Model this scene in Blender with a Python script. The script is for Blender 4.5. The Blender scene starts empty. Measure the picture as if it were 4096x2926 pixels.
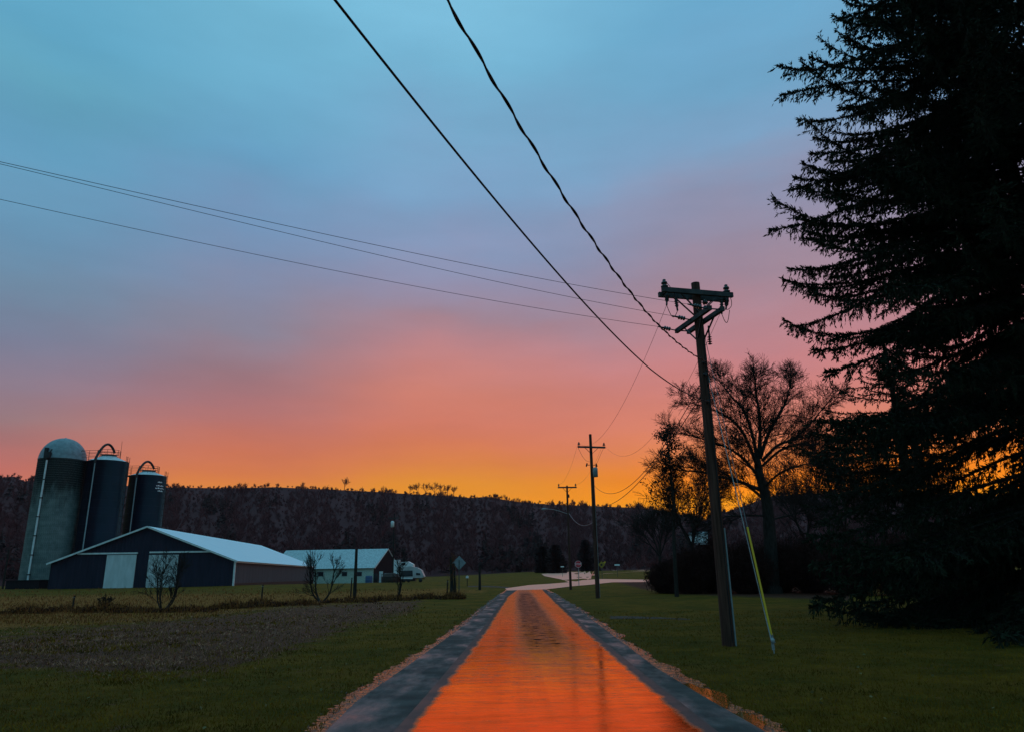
import bpy, math, random
import numpy as np
from mathutils import Vector, Matrix
R = math.radians
random.seed(7)
SC = bpy.context.scene
COL = SC.collection

# ------------------------------------------------------------------ camera
F, CX, CY, CAMH = 2908.0, 2048.0, 1463.0, 1.9
PITCH, ROLL = R(15.97), R(0.95)
_f = np.array([0, math.cos(PITCH), math.sin(PITCH)])
_r0 = np.array([1.0, 0, 0]); _u0 = np.array([0, -math.sin(PITCH), math.cos(PITCH)])
_r = _r0*math.cos(ROLL) - _u0*math.sin(ROLL)
_u = _u0*math.cos(ROLL) + _r0*math.sin(ROLL)
CAM = np.array([0, 0, CAMH])
cd = bpy.data.cameras.new('camera'); cam = bpy.data.objects.new('camera', cd); COL.objects.link(cam)
cd.sensor_width = 36.0; cd.lens = F/4096*36.0; cd.clip_start = 0.1; cd.clip_end = 20000
cam.matrix_world = Matrix(((_r[0], _u[0], -_f[0], 0), (_r[1], _u[1], -_f[1], 0), (_r[2], _u[2], -_f[2], CAMH), (0, 0, 0, 1)))
SC.camera = cam

def ray(x, y):
    d = _f + _r*((x-CX)/F) + _u*((CY-y)/F)
    return d
def at(x, y, D):
    """point on the sight line of photo pixel x, y at forward distance D"""
    d = ray(x, y); return CAM + d*(D/d[1])
def proj(P):
    P = np.asarray(P, float) - CAM
    z = P@_f
    return CX + F*(P@_r)/z, CY - F*(P@_u)/z

def lin(c):
    c = np.array(c, float)/255.0
    return tuple(np.where(c <= .04045, c/12.92, ((c+.055)/1.055)**2.4))

# ------------------------------------------------------------------ world: dusk sky after rain
SC.view_settings.view_transform = 'Standard'; SC.view_settings.look = 'None'
SC.view_settings.exposure = 0.0; SC.view_settings.gamma = 1.0
W = bpy.data.worlds.new("World"); SC.world = W; W.use_nodes = True
nt = W.node_tree; nt.nodes.clear(); N = nt.nodes; L = nt.links
def nn(t, **k):
    n = N.new(t)
    for a, b in k.items(): setattr(n, a, b)
    return n
def mth(op, a, b=None, c=None, clamp=False):
    n = N.new('ShaderNodeMath'); n.operation = op; n.use_clamp = clamp
    for i, v in enumerate((a, b, c)):
        if v is None: continue
        if isinstance(v, (int, float)): n.inputs[i].default_value = v
        else: L.new(v, n.inputs[i])
    return n.outputs[0]
tc = nn('ShaderNodeTexCoord')
nrm = nn('ShaderNodeVectorMath', operation='NORMALIZE'); L.new(tc.outputs['Generated'], nrm.inputs[0])
sep = nn('ShaderNodeSeparateXYZ'); L.new(nrm.outputs[0], sep.inputs[0])
el = mth('MULTIPLY', mth('ARCSINE', sep.outputs[2]), 180/math.pi)
az = mth('MULTIPLY', mth('ARCTAN2', sep.outputs[0], sep.outputs[1]), 180/math.pi)
# soft streaky cloud: wide, flat noise bends the colour bands
mp = nn('ShaderNodeCombineXYZ'); L.new(mth('MULTIPLY', az, 0.035), mp.inputs[0]); L.new(mth('MULTIPLY', el, 0.16), mp.inputs[1])
nz = nn('ShaderNodeTexNoise'); nz.inputs['Scale'].default_value = 1.0; nz.inputs['Detail'].default_value = 5; nz.inputs['Roughness'].default_value = .55
L.new(mp.outputs[0], nz.inputs[0])
nz2 = nn('ShaderNodeTexNoise'); nz2.inputs['Scale'].default_value = 3.2; nz2.inputs['Detail'].default_value = 4; L.new(nrm.outputs[0], nz2.inputs[0])
wob = mth('ADD', mth('MULTIPLY', mth('SUBTRACT', nz.outputs[0], .5), mth('ADD', mth('MULTIPLY', el, .16), 1.9)), mth('MULTIPLY', mth('SUBTRACT', nz2.outputs[0], .5), mth('MULTIPLY', el, .28)))
elw = mth('DIVIDE', mth('ADD', el, wob), 90.0, clamp=True)
def elev(x, y):
    d = ray(x, y); return math.degrees(math.asin(d[2]/np.linalg.norm(d)))
def ramp(x, stops, extra=()):
    n = N.new('ShaderNodeValToRGB'); cr = n.color_ramp; cr.interpolation = 'EASE' if False else 'LINEAR'
    pts = sorted([(max(0, elev(x, y))/90, c) for y, c in stops] + [(e/90, c) for e, c in extra])
    cr.elements[0].position = pts[0][0]; cr.elements[0].color = (*lin(pts[0][1]), 1)
    cr.elements[1].position = pts[-1][0]; cr.elements[1].color = (*lin(pts[-1][1]), 1)
    for p, c in pts[1:-1]:
        e = cr.elements.new(p); e.color = (*lin(c), 1)
    L.new(elw, n.inputs[0]); return n.outputs[0]
top = [(62, (126, 198, 226)), (90, (120, 195, 225))]
rl = ramp(150, [(0, (98, 168, 200)), (300, (100, 166, 193)), (600, (98, 157, 190)), (900, (105, 148, 180)), (1100, (112, 140, 166)), (1300, (124, 130, 155)), (1450, (134, 125, 145)), (1600, (146, 122, 134)), (1700, (153, 122, 127)), (1800, (173, 116, 116)), (1880, (192, 112, 104)), (2000, (215, 118, 90)), (2250, (215, 120, 70))], top)
r1 = ramp(1000, [(0, (114, 181, 211)), (300, (110, 175, 206)), (600, (104, 160, 196)), (900, (114, 146, 182)), (1100, (124, 139, 170)), (1300, (135, 131, 150)), (1450, (152, 121, 132)), (1600, (170, 115, 118)), (1700, (190, 116, 106)), (1800, (207, 118, 90)), (1880, (214, 122, 74)), (1940, (222, 132, 58)), (2200, (225, 135, 40))], top)
rc = ramp(1750, [(0, (125, 190, 221)), (250, (119, 182, 214)), (500, (120, 172, 206)), (750, (124, 160, 196)), (950, (136, 155, 190)), (1100, (148, 148, 178)), (1250, (160, 136, 153)), (1300, (167, 132, 144)), (1400, (182, 129, 134)), (1500, (195, 127, 122)), (1600, (203, 126, 112)), (1700, (212, 124, 102)), (1780, (216, 124, 88)), (1850, (219, 129, 72)), (1900, (222, 136, 58)), (1950, (226, 143, 44)), (2000, (231, 145, 34)), (2200, (240, 150, 20))], top)
rr = ramp(2900, [(0, (108, 170, 206)), (300, (112, 165, 200)), (600, (122, 158, 192)), (800, (139, 144, 172)), (1000, (151, 143, 167)), (1150, (165, 139, 156)), (1300, (180, 134, 145)), (1450, (197, 130, 134)), (1550, (206, 128, 122)), (1700, (216, 130, 108)), (1800, (224, 130, 82)), (1900, (246, 132, 22)), (1960, (255, 142, 6)), (2010, (255, 158, 5)), (2200, (255, 135, 4))], top)
bk = nn('ShaderNodeValToRGB'); L.new(elw, bk.inputs[0])
cr = bk.color_ramp; cr.elements[0].color = (*lin((84, 128, 146)), 1); cr.elements[1].color = (*lin((120, 195, 225)), 1)
e = cr.elements.new(.2); e.color = (*lin((92, 146, 168)), 1); e = cr.elements.new(.55); e.color = (*lin((112, 184, 212)), 1)
def mix(fac, a, b):
    n = N.new('ShaderNodeMix'); n.data_type = 'RGBA'; L.new(fac, n.inputs[0]); L.new(a, n.inputs[6]); L.new(b, n.inputs[7]); return n.outputs[2]
def sstep(v, a, b):
    n = N.new('ShaderNodeMapRange'); n.interpolation_type = 'SMOOTHSTEP'; L.new(v, n.inputs[0]); n.inputs[1].default_value = a; n.inputs[2].default_value = b; return n.outputs[0]
c0 = mix(sstep(az, -37, -21), rl, r1)
c1 = mix(sstep(az, -22, -6), c0, rc)
c2 = mix(sstep(az, -4, 19), c1, rr)
c3 = mix(sstep(mth('ABSOLUTE', mth('SUBTRACT', az, 8.0)), 55, 125), c2, bk.outputs[0])
mpc = nn('ShaderNodeMapping'); mpc.inputs['Rotation'].default_value = (0, R(-28), 0); mpc.inputs['Scale'].default_value = (1.6, 1.6, 6.5); L.new(nrm.outputs[0], mpc.inputs[0])
nz3 = nn('ShaderNodeTexNoise'); nz3.inputs['Scale'].default_value = 1.5; nz3.inputs['Detail'].default_value = 7; nz3.inputs['Roughness'].default_value = .55; L.new(mpc.outputs[0], nz3.inputs[0])
vm = nn('ShaderNodeVectorMath', operation='SCALE'); L.new(c3, vm.inputs[0]); L.new(mth('ADD', mth('MULTIPLY', mth('SUBTRACT', nz3.outputs[0], .5), .42), 1.0), vm.inputs['Scale'])
c3 = vm.outputs[0]
sky = nn('ShaderNodeTexSky', sky_type='NISHITA'); sky.sun_disc = False; sky.sun_elevation = R(0.5); sky.sun_rotation = R(14)
bg1 = nn('ShaderNodeBackground'); L.new(c3, bg1.inputs[0]); bg1.inputs[1].default_value = 1.0
bg2 = nn('ShaderNodeBackground'); L.new(sky.outputs[0], bg2.inputs[0]); bg2.inputs[1].default_value = 0.004
ad = nn('ShaderNodeAddShader'); L.new(bg1.outputs[0], ad.inputs[0]); L.new(bg2.outputs[0], ad.inputs[1])
wo = nn('ShaderNodeOutputWorld'); L.new(ad.outputs[0], wo.inputs[0])

# ------------------------------------------------------------------ helpers: materials
def mat(name, col, rough=.8, spec=.3, metal=0.0, col2=None, scale=3.0, stretch=(1, 1, 1), contrast=(.35, .65), bump=0.0, bscale=None, bdist=.02, detail=6, coord='Object'):
    m = bpy.data.materials.new(name); m.use_nodes = True
    t = m.node_tree; b = t.nodes['Principled BSDF']
    b.inputs['Roughness'].default_value = rough; b.inputs['Specular IOR Level'].default_value = spec; b.inputs['Metallic'].default_value = metal
    b.inputs['Base Color'].default_value = (*col, 1)
    co = t.nodes.new('ShaderNodeTexCoord'); mpn = t.nodes.new('ShaderNodeMapping'); mpn.inputs['Scale'].default_value = stretch
    t.links.new(co.outputs[coord], mpn.inputs[0])
    if col2 is not None:
        n = t.nodes.new('ShaderNodeTexNoise'); n.inputs['Scale'].default_value = scale; n.inputs['Detail'].default_value = detail
        t.links.new(mpn.outputs[0], n.inputs[0])
        r = t.nodes.new('ShaderNodeValToRGB'); r.color_ramp.elements[0].position = contrast[0]; r.color_ramp.elements[1].position = contrast[1]
        r.color_ramp.elements[0].color = (*col, 1); r.color_ramp.elements[1].color = (*col2, 1)
        t.links.new(n.outputs[0], r.inputs[0]); t.links.new(r.outputs[0], b.inputs['Base Color'])
    if bump:
        n2 = t.nodes.new('ShaderNodeTexNoise'); n2.inputs['Scale'].default_value = bscale or scale*4; n2.inputs['Detail'].default_value = 5
        t.links.new(mpn.outputs[0], n2.inputs[0])
        bp = t.nodes.new('ShaderNodeBump'); bp.inputs['Strength'].default_value = bump; bp.inputs['Distance'].default_value = bdist
        t.links.new(n2.outputs[0], bp.inputs['Height']); t.links.new(bp.outputs[0], b.inputs['Normal'])
    return m

def ribs(m, per_m, axis=0, depth=.02, strength=.6):
    """corrugated sheet: sine ridges as bump"""
    t = m.node_tree; b = t.nodes['Principled BSDF']
    co = t.nodes.new('ShaderNodeTexCoord'); s = t.nodes.new('ShaderNodeSeparateXYZ'); t.links.new(co.outputs['Object'], s.inputs[0])
    a = t.nodes.new('ShaderNodeMath'); a.operation = 'MULTIPLY'; a.inputs[1].default_value = per_m*2*math.pi; t.links.new(s.outputs[axis], a.inputs[0])
    q = t.nodes.new('ShaderNodeMath'); q.operation = 'SINE'; t.links.new(a.outputs[0], q.inputs[0])
    bp = t.nodes.new('ShaderNodeBump'); bp.inputs['Strength'].default_value = strength; bp.inputs['Distance'].default_value = depth
    t.links.new(q.outputs[0], bp.inputs['Height']); t.links.new(bp.outputs[0], b.inputs['Normal'])
    return m

# ------------------------------------------------------------------ helpers: objects
def tag(o, label=None, cat=None, group=None, kind=None):
    if label: o['label'] = label
    if cat: o['category'] = cat
    if group: o['group'] = group
    if kind: o['kind'] = kind
    return o
def empty(name, loc, label, cat, group=None):
    o = bpy.data.objects.new(name, None); COL.objects.link(o); o.location = tuple(map(float, loc)); o.empty_display_size = .2
    return tag(o, label, cat, group)
def wloc(o):
    p = Vector((0, 0, 0))
    while o is not None: p = p + o.location; o = o.parent
    return p
def link_mesh(name, me, material, parent=None, origin=None):
    o = bpy.data.objects.new(name, me); COL.objects.link(o)
    if material is not None: me.materials.append(material)
    if parent is not None: o.parent = parent
    if origin is not None:
        o.location = tuple(float(a) for a in origin)
    return o
class MB:
    """collects shapes in world coordinates; build() links them as one mesh object"""
    def __init__(s): s.v = []; s.f = []; s.sm = []
    def add(s, vs, fs, smooth=False):
        b = len(s.v); s.v += [tuple(map(float, p)) for p in vs]; s.f += [tuple(b+i for i in f) for f in fs]; s.sm += [smooth]*len(fs)
    def box(s, c, size, ax=(1, 0, 0), ay=(0, 1, 0), az_=(0, 0, 1)):
        c = np.array(c, float); ax, ay, az_ = [np.array(a, float)/np.linalg.norm(a) for a in (ax, ay, az_)]
        h = np.array(size)/2; vs = [c + ax*h[0]*i + ay*h[1]*j + az_*h[2]*k for k in (-1, 1) for j in (-1, 1) for i in (-1, 1)]
        s.add(vs, [(0, 2, 3, 1), (4, 5, 7, 6), (0, 1, 5, 4), (2, 6, 7, 3), (0, 4, 6, 2), (1, 3, 7, 5)])
    def tube(s, pts, rad, n=8, cap=True):
        pts = [np.array(p, float) for p in pts]
        if not hasattr(rad, '__len__'): rad = [rad]*len(pts)
        vs = []; fs = []; up = None
        for i, p in enumerate(pts):
            d = (pts[min(i+1, len(pts)-1)] - pts[max(i-1, 0)]); d = d/(np.linalg.norm(d)+1e-9)
            if up is None: up = np.array([0, 0, 1.0]) if abs(d[2]) < .9 else np.array([1.0, 0, 0])
            a = np.cross(d, up); a /= np.linalg.norm(a)+1e-9; b = np.cross(a, d); up = b
            for k in range(n):
                t = 2*math.pi*k/n; vs.append(p + (a*math.cos(t)+b*math.sin(t))*rad[i])
        for i in range(len(pts)-1):
            for k in range(n):
                fs.append((i*n+k, i*n+(k+1) % n, (i+1)*n+(k+1) % n, (i+1)*n+k))
        s.add(vs, fs, n > 5)
        if cap:
            m = len(pts)-1
            s.add(vs[:n], [tuple(range(n))[::-1]]); s.add(vs[m*n:], [tuple(range(n))])
    def bar(s, a, b, w, h, up=(0, 0, 1)):
        a = np.array(a, float); b = np.array(b, float); d = b-a; Ln = np.linalg.norm(d); d /= Ln
        x = np.cross(d, np.array(up, float)); x /= np.linalg.norm(x)+1e-9; z = np.cross(x, d)
        s.box((a+b)/2, (Ln, w, h), d, x, z)
    def lathe(s, c, prof, n=24, axis=(0, 0, 1)):
        c = np.array(c, float); w = np.array(axis, float); w /= np.linalg.norm(w)
        a = np.cross(w, (0, 1, 0) if abs(w[1]) < .9 else (1, 0, 0)); a /= np.linalg.norm(a); b = np.cross(w, a)
        vs = []; fs = []
        for r_, z_ in prof:
            for k in range(n):
                t = 2*math.pi*k/n; vs.append(c + w*z_ + (a*math.cos(t)+b*math.sin(t))*max(r_, 1e-4))
        for i in range(len(prof)-1):
            for k in range(n): fs.append((i*n+k, i*n+(k+1) % n, (i+1)*n+(k+1) % n, (i+1)*n+k))
        s.add(vs, fs, True)
        s.add(vs[:n], [tuple(range(n))[::-1]]); s.add(vs[-n:], [tuple(range(n))])
    def poly(s, pts, thick=None, nrm_=None):
        pts = [np.array(p, float) for p in pts]
        if thick is None: s.add(pts, [tuple(range(len(pts)))]); return
        nv = np.array(nrm_, float); nv /= np.linalg.norm(nv); m = len(pts)
        vs = [p - nv*thick/2 for p in pts] + [p + nv*thick/2 for p in pts]
        s.add(vs, [tuple(range(m))[::-1], tuple(range(m, 2*m))] + [(i, (i+1) % m, m+(i+1) % m, m+i) for i in range(m)])
    def build(s, name, material, parent=None, origin=None):
        o0 = wloc(parent) if parent is not None else Vector(tuple(map(float, origin)) if origin is not None else (0, 0, 0))
        me = bpy.data.meshes.new(name); me.from_pydata([(p[0]-o0[0], p[1]-o0[1], p[2]-o0[2]) for p in s.v], [], s.f)
        me.polygons.foreach_set('use_smooth', s.sm); me.update()
        return link_mesh(name, me, material, parent, None if parent is not None else o0)

def np_mesh(name, V, Fc, material, parent=None, origin=None, smooth=False, mats=None):
    """numpy mesh: V (n,3) world, Fc (m,k) faces all with k corners"""
    o0 = np.array(wloc(parent)) if parent is not None else np.array(origin if origin is not None else (0, 0, 0), float)
    me = bpy.data.meshes.new(name); V = np.asarray(V, np.float32) - o0.astype(np.float32); Fc = np.asarray(Fc, np.int32)
    k = Fc.shape[1]
    me.vertices.add(len(V)); me.vertices.foreach_set('co', V.ravel())
    me.loops.add(Fc.size); me.loops.foreach_set('vertex_index', Fc.ravel())
    me.polygons.add(len(Fc)); me.polygons.foreach_set('loop_start', np.arange(0, Fc.size, k, dtype=np.int32))
    me.polygons.foreach_set('loop_total', np.full(len(Fc), k, np.int32))
    if smooth: me.polygons.foreach_set('use_smooth', np.ones(len(Fc), bool))
    me.update(calc_edges=True); me.validate()
    return link_mesh(name, me, material, parent, None if parent is not None else o0)

def segs_mesh(P0, P1, R0, R1, n=4):
    """many tapered prisms at once"""
    P0 = np.asarray(P0, float); P1 = np.asarray(P1, float); R0 = np.asarray(R0, float); R1 = np.asarray(R1, float)
    d = P1-P0; d /= np.linalg.norm(d, axis=1, keepdims=True)+1e-9
    up = np.where(np.abs(d[:, 2:3]) < .9, np.array([[0, 0, 1.0]]), np.array([[1.0, 0, 0]]))
    a = np.cross(d, up); a /= np.linalg.norm(a, axis=1, keepdims=True)+1e-9; b = np.cross(a, d)
    m = len(P0); V = np.zeros((m, 2*n, 3))
    for k in range(n):
        t = 2*math.pi*k/n; o = a*math.cos(t)+b*math.sin(t)
        V[:, k] = P0+o*R0[:, None]; V[:, n+k] = P1+o*R1[:, None]
    base = (np.arange(m)*2*n)[:, None]
    Fc = np.concatenate([base+np.array([[k, (k+1) % n, n+(k+1) % n, n+k]]) for k in range(n)])
    return V.reshape(-1, 3), Fc
def blades_mesh(P, D, Wd, Ln, rng, lift=None):
    """kite-shaped leaf blades: base P, direction D, width Wd, length Ln"""
    D = D/(np.linalg.norm(D, axis=1, keepdims=True)+1e-9)
    s = np.cross(D, rng.normal(size=D.shape)); s /= np.linalg.norm(s, axis=1, keepdims=True)+1e-9
    m = len(P); V = np.zeros((m, 4, 3)); Ln = np.broadcast_to(Ln, (m,)); Wd = np.broadcast_to(Wd, (m,))
    mid = P + D*(Ln*.45)[:, None]
    V[:, 0] = P; V[:, 1] = mid+s*(Wd/2)[:, None]; V[:, 2] = P+D*Ln[:, None]; V[:, 3] = mid-s*(Wd/2)[:, None]
    return V.reshape(-1, 3), (np.arange(m)*4)[:, None]+np.array([[0, 1, 2, 3]])

# ------------------------------------------------------------------ terrain
def flat_px(x, y):
    d = ray(x, y); return CAM + d*(-CAMH/d[2])
DITCH = [flat_px(*p)[:2] for p in ((-900, 2470), (0, 2447), (420, 2432), (900, 2418), (1200, 2402), (1500, 2388), (1830, 2372))]
def seg_dist(X, Y, pl):
    best = np.full(np.shape(X), 1e9)
    for (ax, ay), (bx, by) in zip(pl[:-1], pl[1:]):
        dx, dy = bx-ax, by-ay; t = np.clip(((X-ax)*dx+(Y-ay)*dy)/(dx*dx+dy*dy), 0, 1)
        best = np.minimum(best, np.hypot(X-ax-t*dx, Y-ay-t*dy))
    return best
def terr(X, Y):
    X = np.asarray(X, float); Y = np.asarray(Y, float)
    D = np.maximum(Y, .65*np.hypot(X, Y))
    zl = np.interp(D, [0, 55, 85, 120, 150, 200, 330, 3000], [0, 0, .35, .92, .75, .20, 2.1, 4])
    zr = np.interp(D, [0, 55, 85, 120, 200, 250, 330, 3000], [0, 0, .38, .95, 1.35, 2.5, 2.9, 4])
    w = np.clip((X/np.maximum(Y, 1)+.10)/.12, 0, 1)
    z = zl*(1-w)+zr*w
    z = z - .38*np.exp(-(seg_dist(X, Y, DITCH)/1.9)**2)
    und = .05*np.sin(X*.23+1.3)*np.sin(Y*.19+.4)*np.clip((np.abs(X-Y*.02)-6)/6, 0, 1)
    return z + und
def gpx(x, y):
    """where the sight line of photo pixel x, y meets the ground"""
    d = ray(x, y); t = np.geomspace(2, 900, 1600); P = CAM[None]+d[None]*t[:, None]
    h = P[:, 2]-terr(P[:, 0], P[:, 1]); k = np.argmax(h < 0)
    if h[k] >= 0: return P[-1]
    a, b = t[k-1], t[k]
    for _ in range(30):
        m = (a+b)/2; p = CAM+d*m
        if p[2]-terr(p[0], p[1]) > 0: a = m
        else: b = m
    return CAM+d*b
def gz(p): return float(terr(p[0], p[1]))
def on(x, D):
    """ground point at pixel column x (near the horizon) and distance D"""
    d = ray(x, 2290); X = d[0]/d[1]*D; return np.array([X, D, float(terr(X, D))])
def ztop(base, y):
    """height z at which the vertical line over base projects to photo row y"""
    a, b = base[2], base[2]+80
    for _ in range(40):
        m = (a+b)/2
        if proj((base[0], base[1], m))[1] > y: a = m
        else: b = m
    return a

ang = np.concatenate([np.arange(-180, -52, 6), np.arange(-52, 52, .22), np.arange(52, 180, 6)])
rad = np.concatenate([[.4], np.geomspace(2.5, 1600, 330)])
A, Rr = np.meshgrid(np.radians(ang), rad); GX = Rr*np.sin(A); GY = Rr*np.cos(A); GZ = terr(GX, GY)
nr, na = GX.shape
idx = np.arange(nr*na).reshape(nr, na)
q = np.stack([idx[:-1, :], np.roll(idx, -1, 1)[:-1, :], np.roll(idx, -1, 1)[1:, :], idx[1:, :]], -1).reshape(-1, 4)
GV = np.stack([GX, GY, GZ], -1).reshape(-1, 3)
def poly_w(px, py, poly, soft):
    inside = np.zeros(px.shape, bool); dist = np.full(px.shape, 1e9); m = len(poly)
    for i in range(m):
        x0, y0 = poly[i]; x1, y1 = poly[(i+1) % m]
        c = ((y0 > py) != (y1 > py)) & (px < (x1-x0)*(py-y0)/(y1-y0+1e-9)+x0); inside ^= c
        dx, dy = x1-x0, y1-y0; t = np.clip(((px-x0)*dx+(py-y0)*dy)/(dx*dx+dy*dy), 0, 1)
        dist = np.minimum(dist, np.hypot(px-x0-t*dx, py-y0-t*dy))
    return np.clip(.5+np.where(inside, dist, -dist)/soft, 0, 1)
zc = (GV-CAM)@_f; ok = zc > .5
PX = np.where(ok, CX+F*((GV-CAM)@_r)/np.where(ok, zc, 1), -9999); PY = np.where(ok, CY-F*((GV-CAM)@_u)/np.where(ok, zc, 1), 9999)
stub = poly_w(PX, PY, [(-1500, 2600), (0, 2545), (700, 2478), (1100, 2432), (1450, 2402), (1680, 2398), (1650, 2440), (1400, 2500), (1150, 2600), (850, 2680), (350, 2690), (0, 2660), (-1500, 2700)], 60)
dry = poly_w(PX, PY, [(-1500, 2400), (0, 2385), (700, 2375), (1250, 2372), (1800, 2352), (1950, 2360), (1700, 2392), (1100, 2428), (650, 2480), (0, 2510), (-1500, 2540)], 22)
far = np.clip((GV[:, 1]-95)/120, 0, 1)
brush = poly_w(PX, PY, [(2450, 2320), (2900, 2316), (3400, 2330), (3400, 2400), (2700, 2372), (2560, 2352)], 18)
me_mat = bpy.data.materials.new('winter_grass'); me_mat.use_nodes = True
def ground_material():
    t = me_mat.node_tree; b = t.nodes['Principled BSDF']; b.inputs['Roughness'].default_value = .95; b.inputs['Specular IOR Level'].default_value = .08
    geo = t.nodes.new('ShaderNodeNewGeometry')
    def noise(s, d=8, r=.6):
        n = t.nodes.new('ShaderNodeTexNoise'); n.inputs['Scale'].default_value = s; n.inputs['Detail'].default_value = d; n.inputs['Roughness'].default_value = r
        t.links.new(geo.outputs['Position'], n.inputs[0]); return n.outputs[0]
    def rmp(f, a, b_, p=(.35, .65)):
        n = t.nodes.new('ShaderNodeValToRGB'); n.color_ramp.elements[0].position = p[0]; n.color_ramp.elements[1].position = p[1]
        n.color_ramp.elements[0].color = (*a, 1); n.color_ramp.elements[1].color = (*b_, 1); t.links.new(f, n.inputs[0]); return n.outputs[0]
    def mx(f, a, b_):
        n = t.nodes.new('ShaderNodeMix'); n.data_type = 'RGBA'; t.links.new(f, n.inputs[0]); t.links.new(a, n.inputs[6]); t.links.new(b_, n.inputs[7]); return n.outputs[2]
    def attr(nm, ns):
        a = t.nodes.new('ShaderNodeAttribute'); a.attribute_name = nm
        m1 = t.nodes.new('ShaderNodeMath'); m1.operation = 'MULTIPLY_ADD'; t.links.new(ns, m1.inputs[0]); m1.inputs[1].default_value = 3.2; m1.inputs[2].default_value = -1.6
        m2 = t.nodes.new('ShaderNodeMath'); m2.operation = 'ADD'; t.links.new(a.outputs['Fac'], m2.inputs[0]); t.links.new(m1.outputs[0], m2.inputs[1])
        m3 = t.nodes.new('ShaderNodeMapRange'); m3.interpolation_type = 'SMOOTHSTEP'; t.links.new(m2.outputs[0], m3.inputs[0]); m3.inputs[1].default_value = .3; m3.inputs[2].default_value = .7
        m4 = t.nodes.new('ShaderNodeMath'); m4.operation = 'MULTIPLY'; t.links.new(m3.outputs[0], m4.inputs[0]); t.links.new(a.outputs['Fac'], m4.inputs[1]); m4.use_clamp = True
        return m3.outputs[0]
    n1 = rmp(noise(.35, 6, .65), (0, 0, 0), (1, 1, 1), (.40, .60)); n2 = noise(1.6, 12, .78); n3 = noise(9, 6, .75)
    g = mx(n1, rmp(n2, GRASS[0], GRASS[1]), rmp(n2, GRASS[2], GRASS[3]))
    g = mx(rmp(n3, (0, 0, 0), (.7, .7, .7), (.52, .72)), g, rmp(n2, GRASS[4], GRASS[5]))
    s = rmp(n3, (.060, .022, .015), (.30, .115, .070), (.40, .72))
    d = rmp(n2, (.13, .050, .007), (.34, .125, .026))
    bb = rmp(n2, (.05, .016, .010), (.12, .045, .028))
    c = mx(attr('stub', noise(.8, 8, .7)), g, s); c = mx(attr('dry', n2), c, d); c = mx(attr('brush', n2), c, bb)
    t.links.new(c, b.inputs['Base Color'])
    bp = t.nodes.new('ShaderNodeBump'); bp.inputs['Strength'].default_value = 1.0; bp.inputs['Distance'].default_value = .12; t.links.new(noise(3.5, 10, .8), bp.inputs['Height']); t.links.new(bp.outputs[0], b.inputs['Normal'])
GRASS = [(.044, .032, .002), (.105, .074, .004), (.095, .050, .003), (.21, .100, .008), (.20, .072, .010), (.34, .13, .028)]
ground_material()
ground = np_mesh('ground', GV, q, me_mat, smooth=True); tag(ground, kind='structure')
for nm, w in (('stub', stub), ('dry', dry), ('brush', brush)):
    a = ground.data.attributes.new(nm, 'FLOAT', 'POINT'); a.data.foreach_set('value', w.astype(np.float32))

# ------------------------------------------------------------------ roads
def world_line(pts, n=90, back=True):
    P = [gpx(*p) for p in pts]
    if back:
        a, b = P[0], P[1]; d = (a-b)/(a[1]-b[1]); P = [np.array([a[0]+d[0]*(-12-a[1]), -12, 0])] + P
    P = np.array(P); s = np.concatenate([[0], np.cumsum(np.hypot(*np.diff(P[:, :2], axis=0).T))]); s /= s[-1]
    t = np.linspace(0, 1, n)
    return np.stack([np.interp(t, s, P[:, 0]), np.interp(t, s, P[:, 1])], -1)
def strip(name, Lp, Rp, off, material, cross=6, jitL=0, jitR=0, seed=1, nl=None):
    rng = np.random.default_rng(seed); n = len(Lp)
    if jitL: Lp = Lp.copy(); Lp[:, 0] += rng.normal(size=n)*jitL
    if jitR: Rp = Rp.copy(); Rp[:, 0] += rng.normal(size=n)*jitR
    t = np.linspace(0, 1, cross+1)
    XY = Lp[:, None]*(1-t)[None, :, None]+Rp[:, None]*t[None, :, None]
    Z = terr(XY[..., 0], XY[..., 1])+off
    V = np.concatenate([XY, Z[..., None]], -1).reshape(-1, 3); ii = np.arange(n*(cross+1)).reshape(n, cross+1)
    Fq = np.stack([ii[:-1, :-1], ii[:-1, 1:], ii[1:, 1:], ii[1:, :-1]], -1).reshape(-1, 4)
    return tag(np_mesh(name, V, Fq, material, smooth=True), kind='structure')
OL = [(1305, 2926), (1429, 2804), (1569, 2707), (1692, 2619), (1815, 2532), (1903, 2462), (1974, 2400), (2031, 2357), (2062, 2345)]
CL = [(1648, 2926), (1768, 2771), (1860, 2645), (1943, 2531), (1997, 2443), (2032, 2386), (2075, 2354), (2096, 2343)]
CR_ = [(2792, 2926), (2642, 2795), (2519, 2690), (2414, 2593), (2335, 2523), (2255, 2443), (2203, 2391), (2168, 2357), (2180, 2340)]
OR_ = [(3056, 2926), (2827, 2795), (2625, 2672), (2475, 2558), (2370, 2479), (2282, 2417), (2214, 2374), (2176, 2352), (2200, 2338)]
def resY(pts, Ys):
    P = world_line(pts, 400); o = np.argsort(P[:, 1]); return np.stack([np.interp(Ys, P[o, 1], P[o, 0]), Ys], -1)
Ys = np.concatenate([[-12], np.geomspace(3, 84, 420)])
lOL, lCL, lCR, lOR = [resY(p, Ys) for p in (OL, CL, CR_, OR_)]

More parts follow.
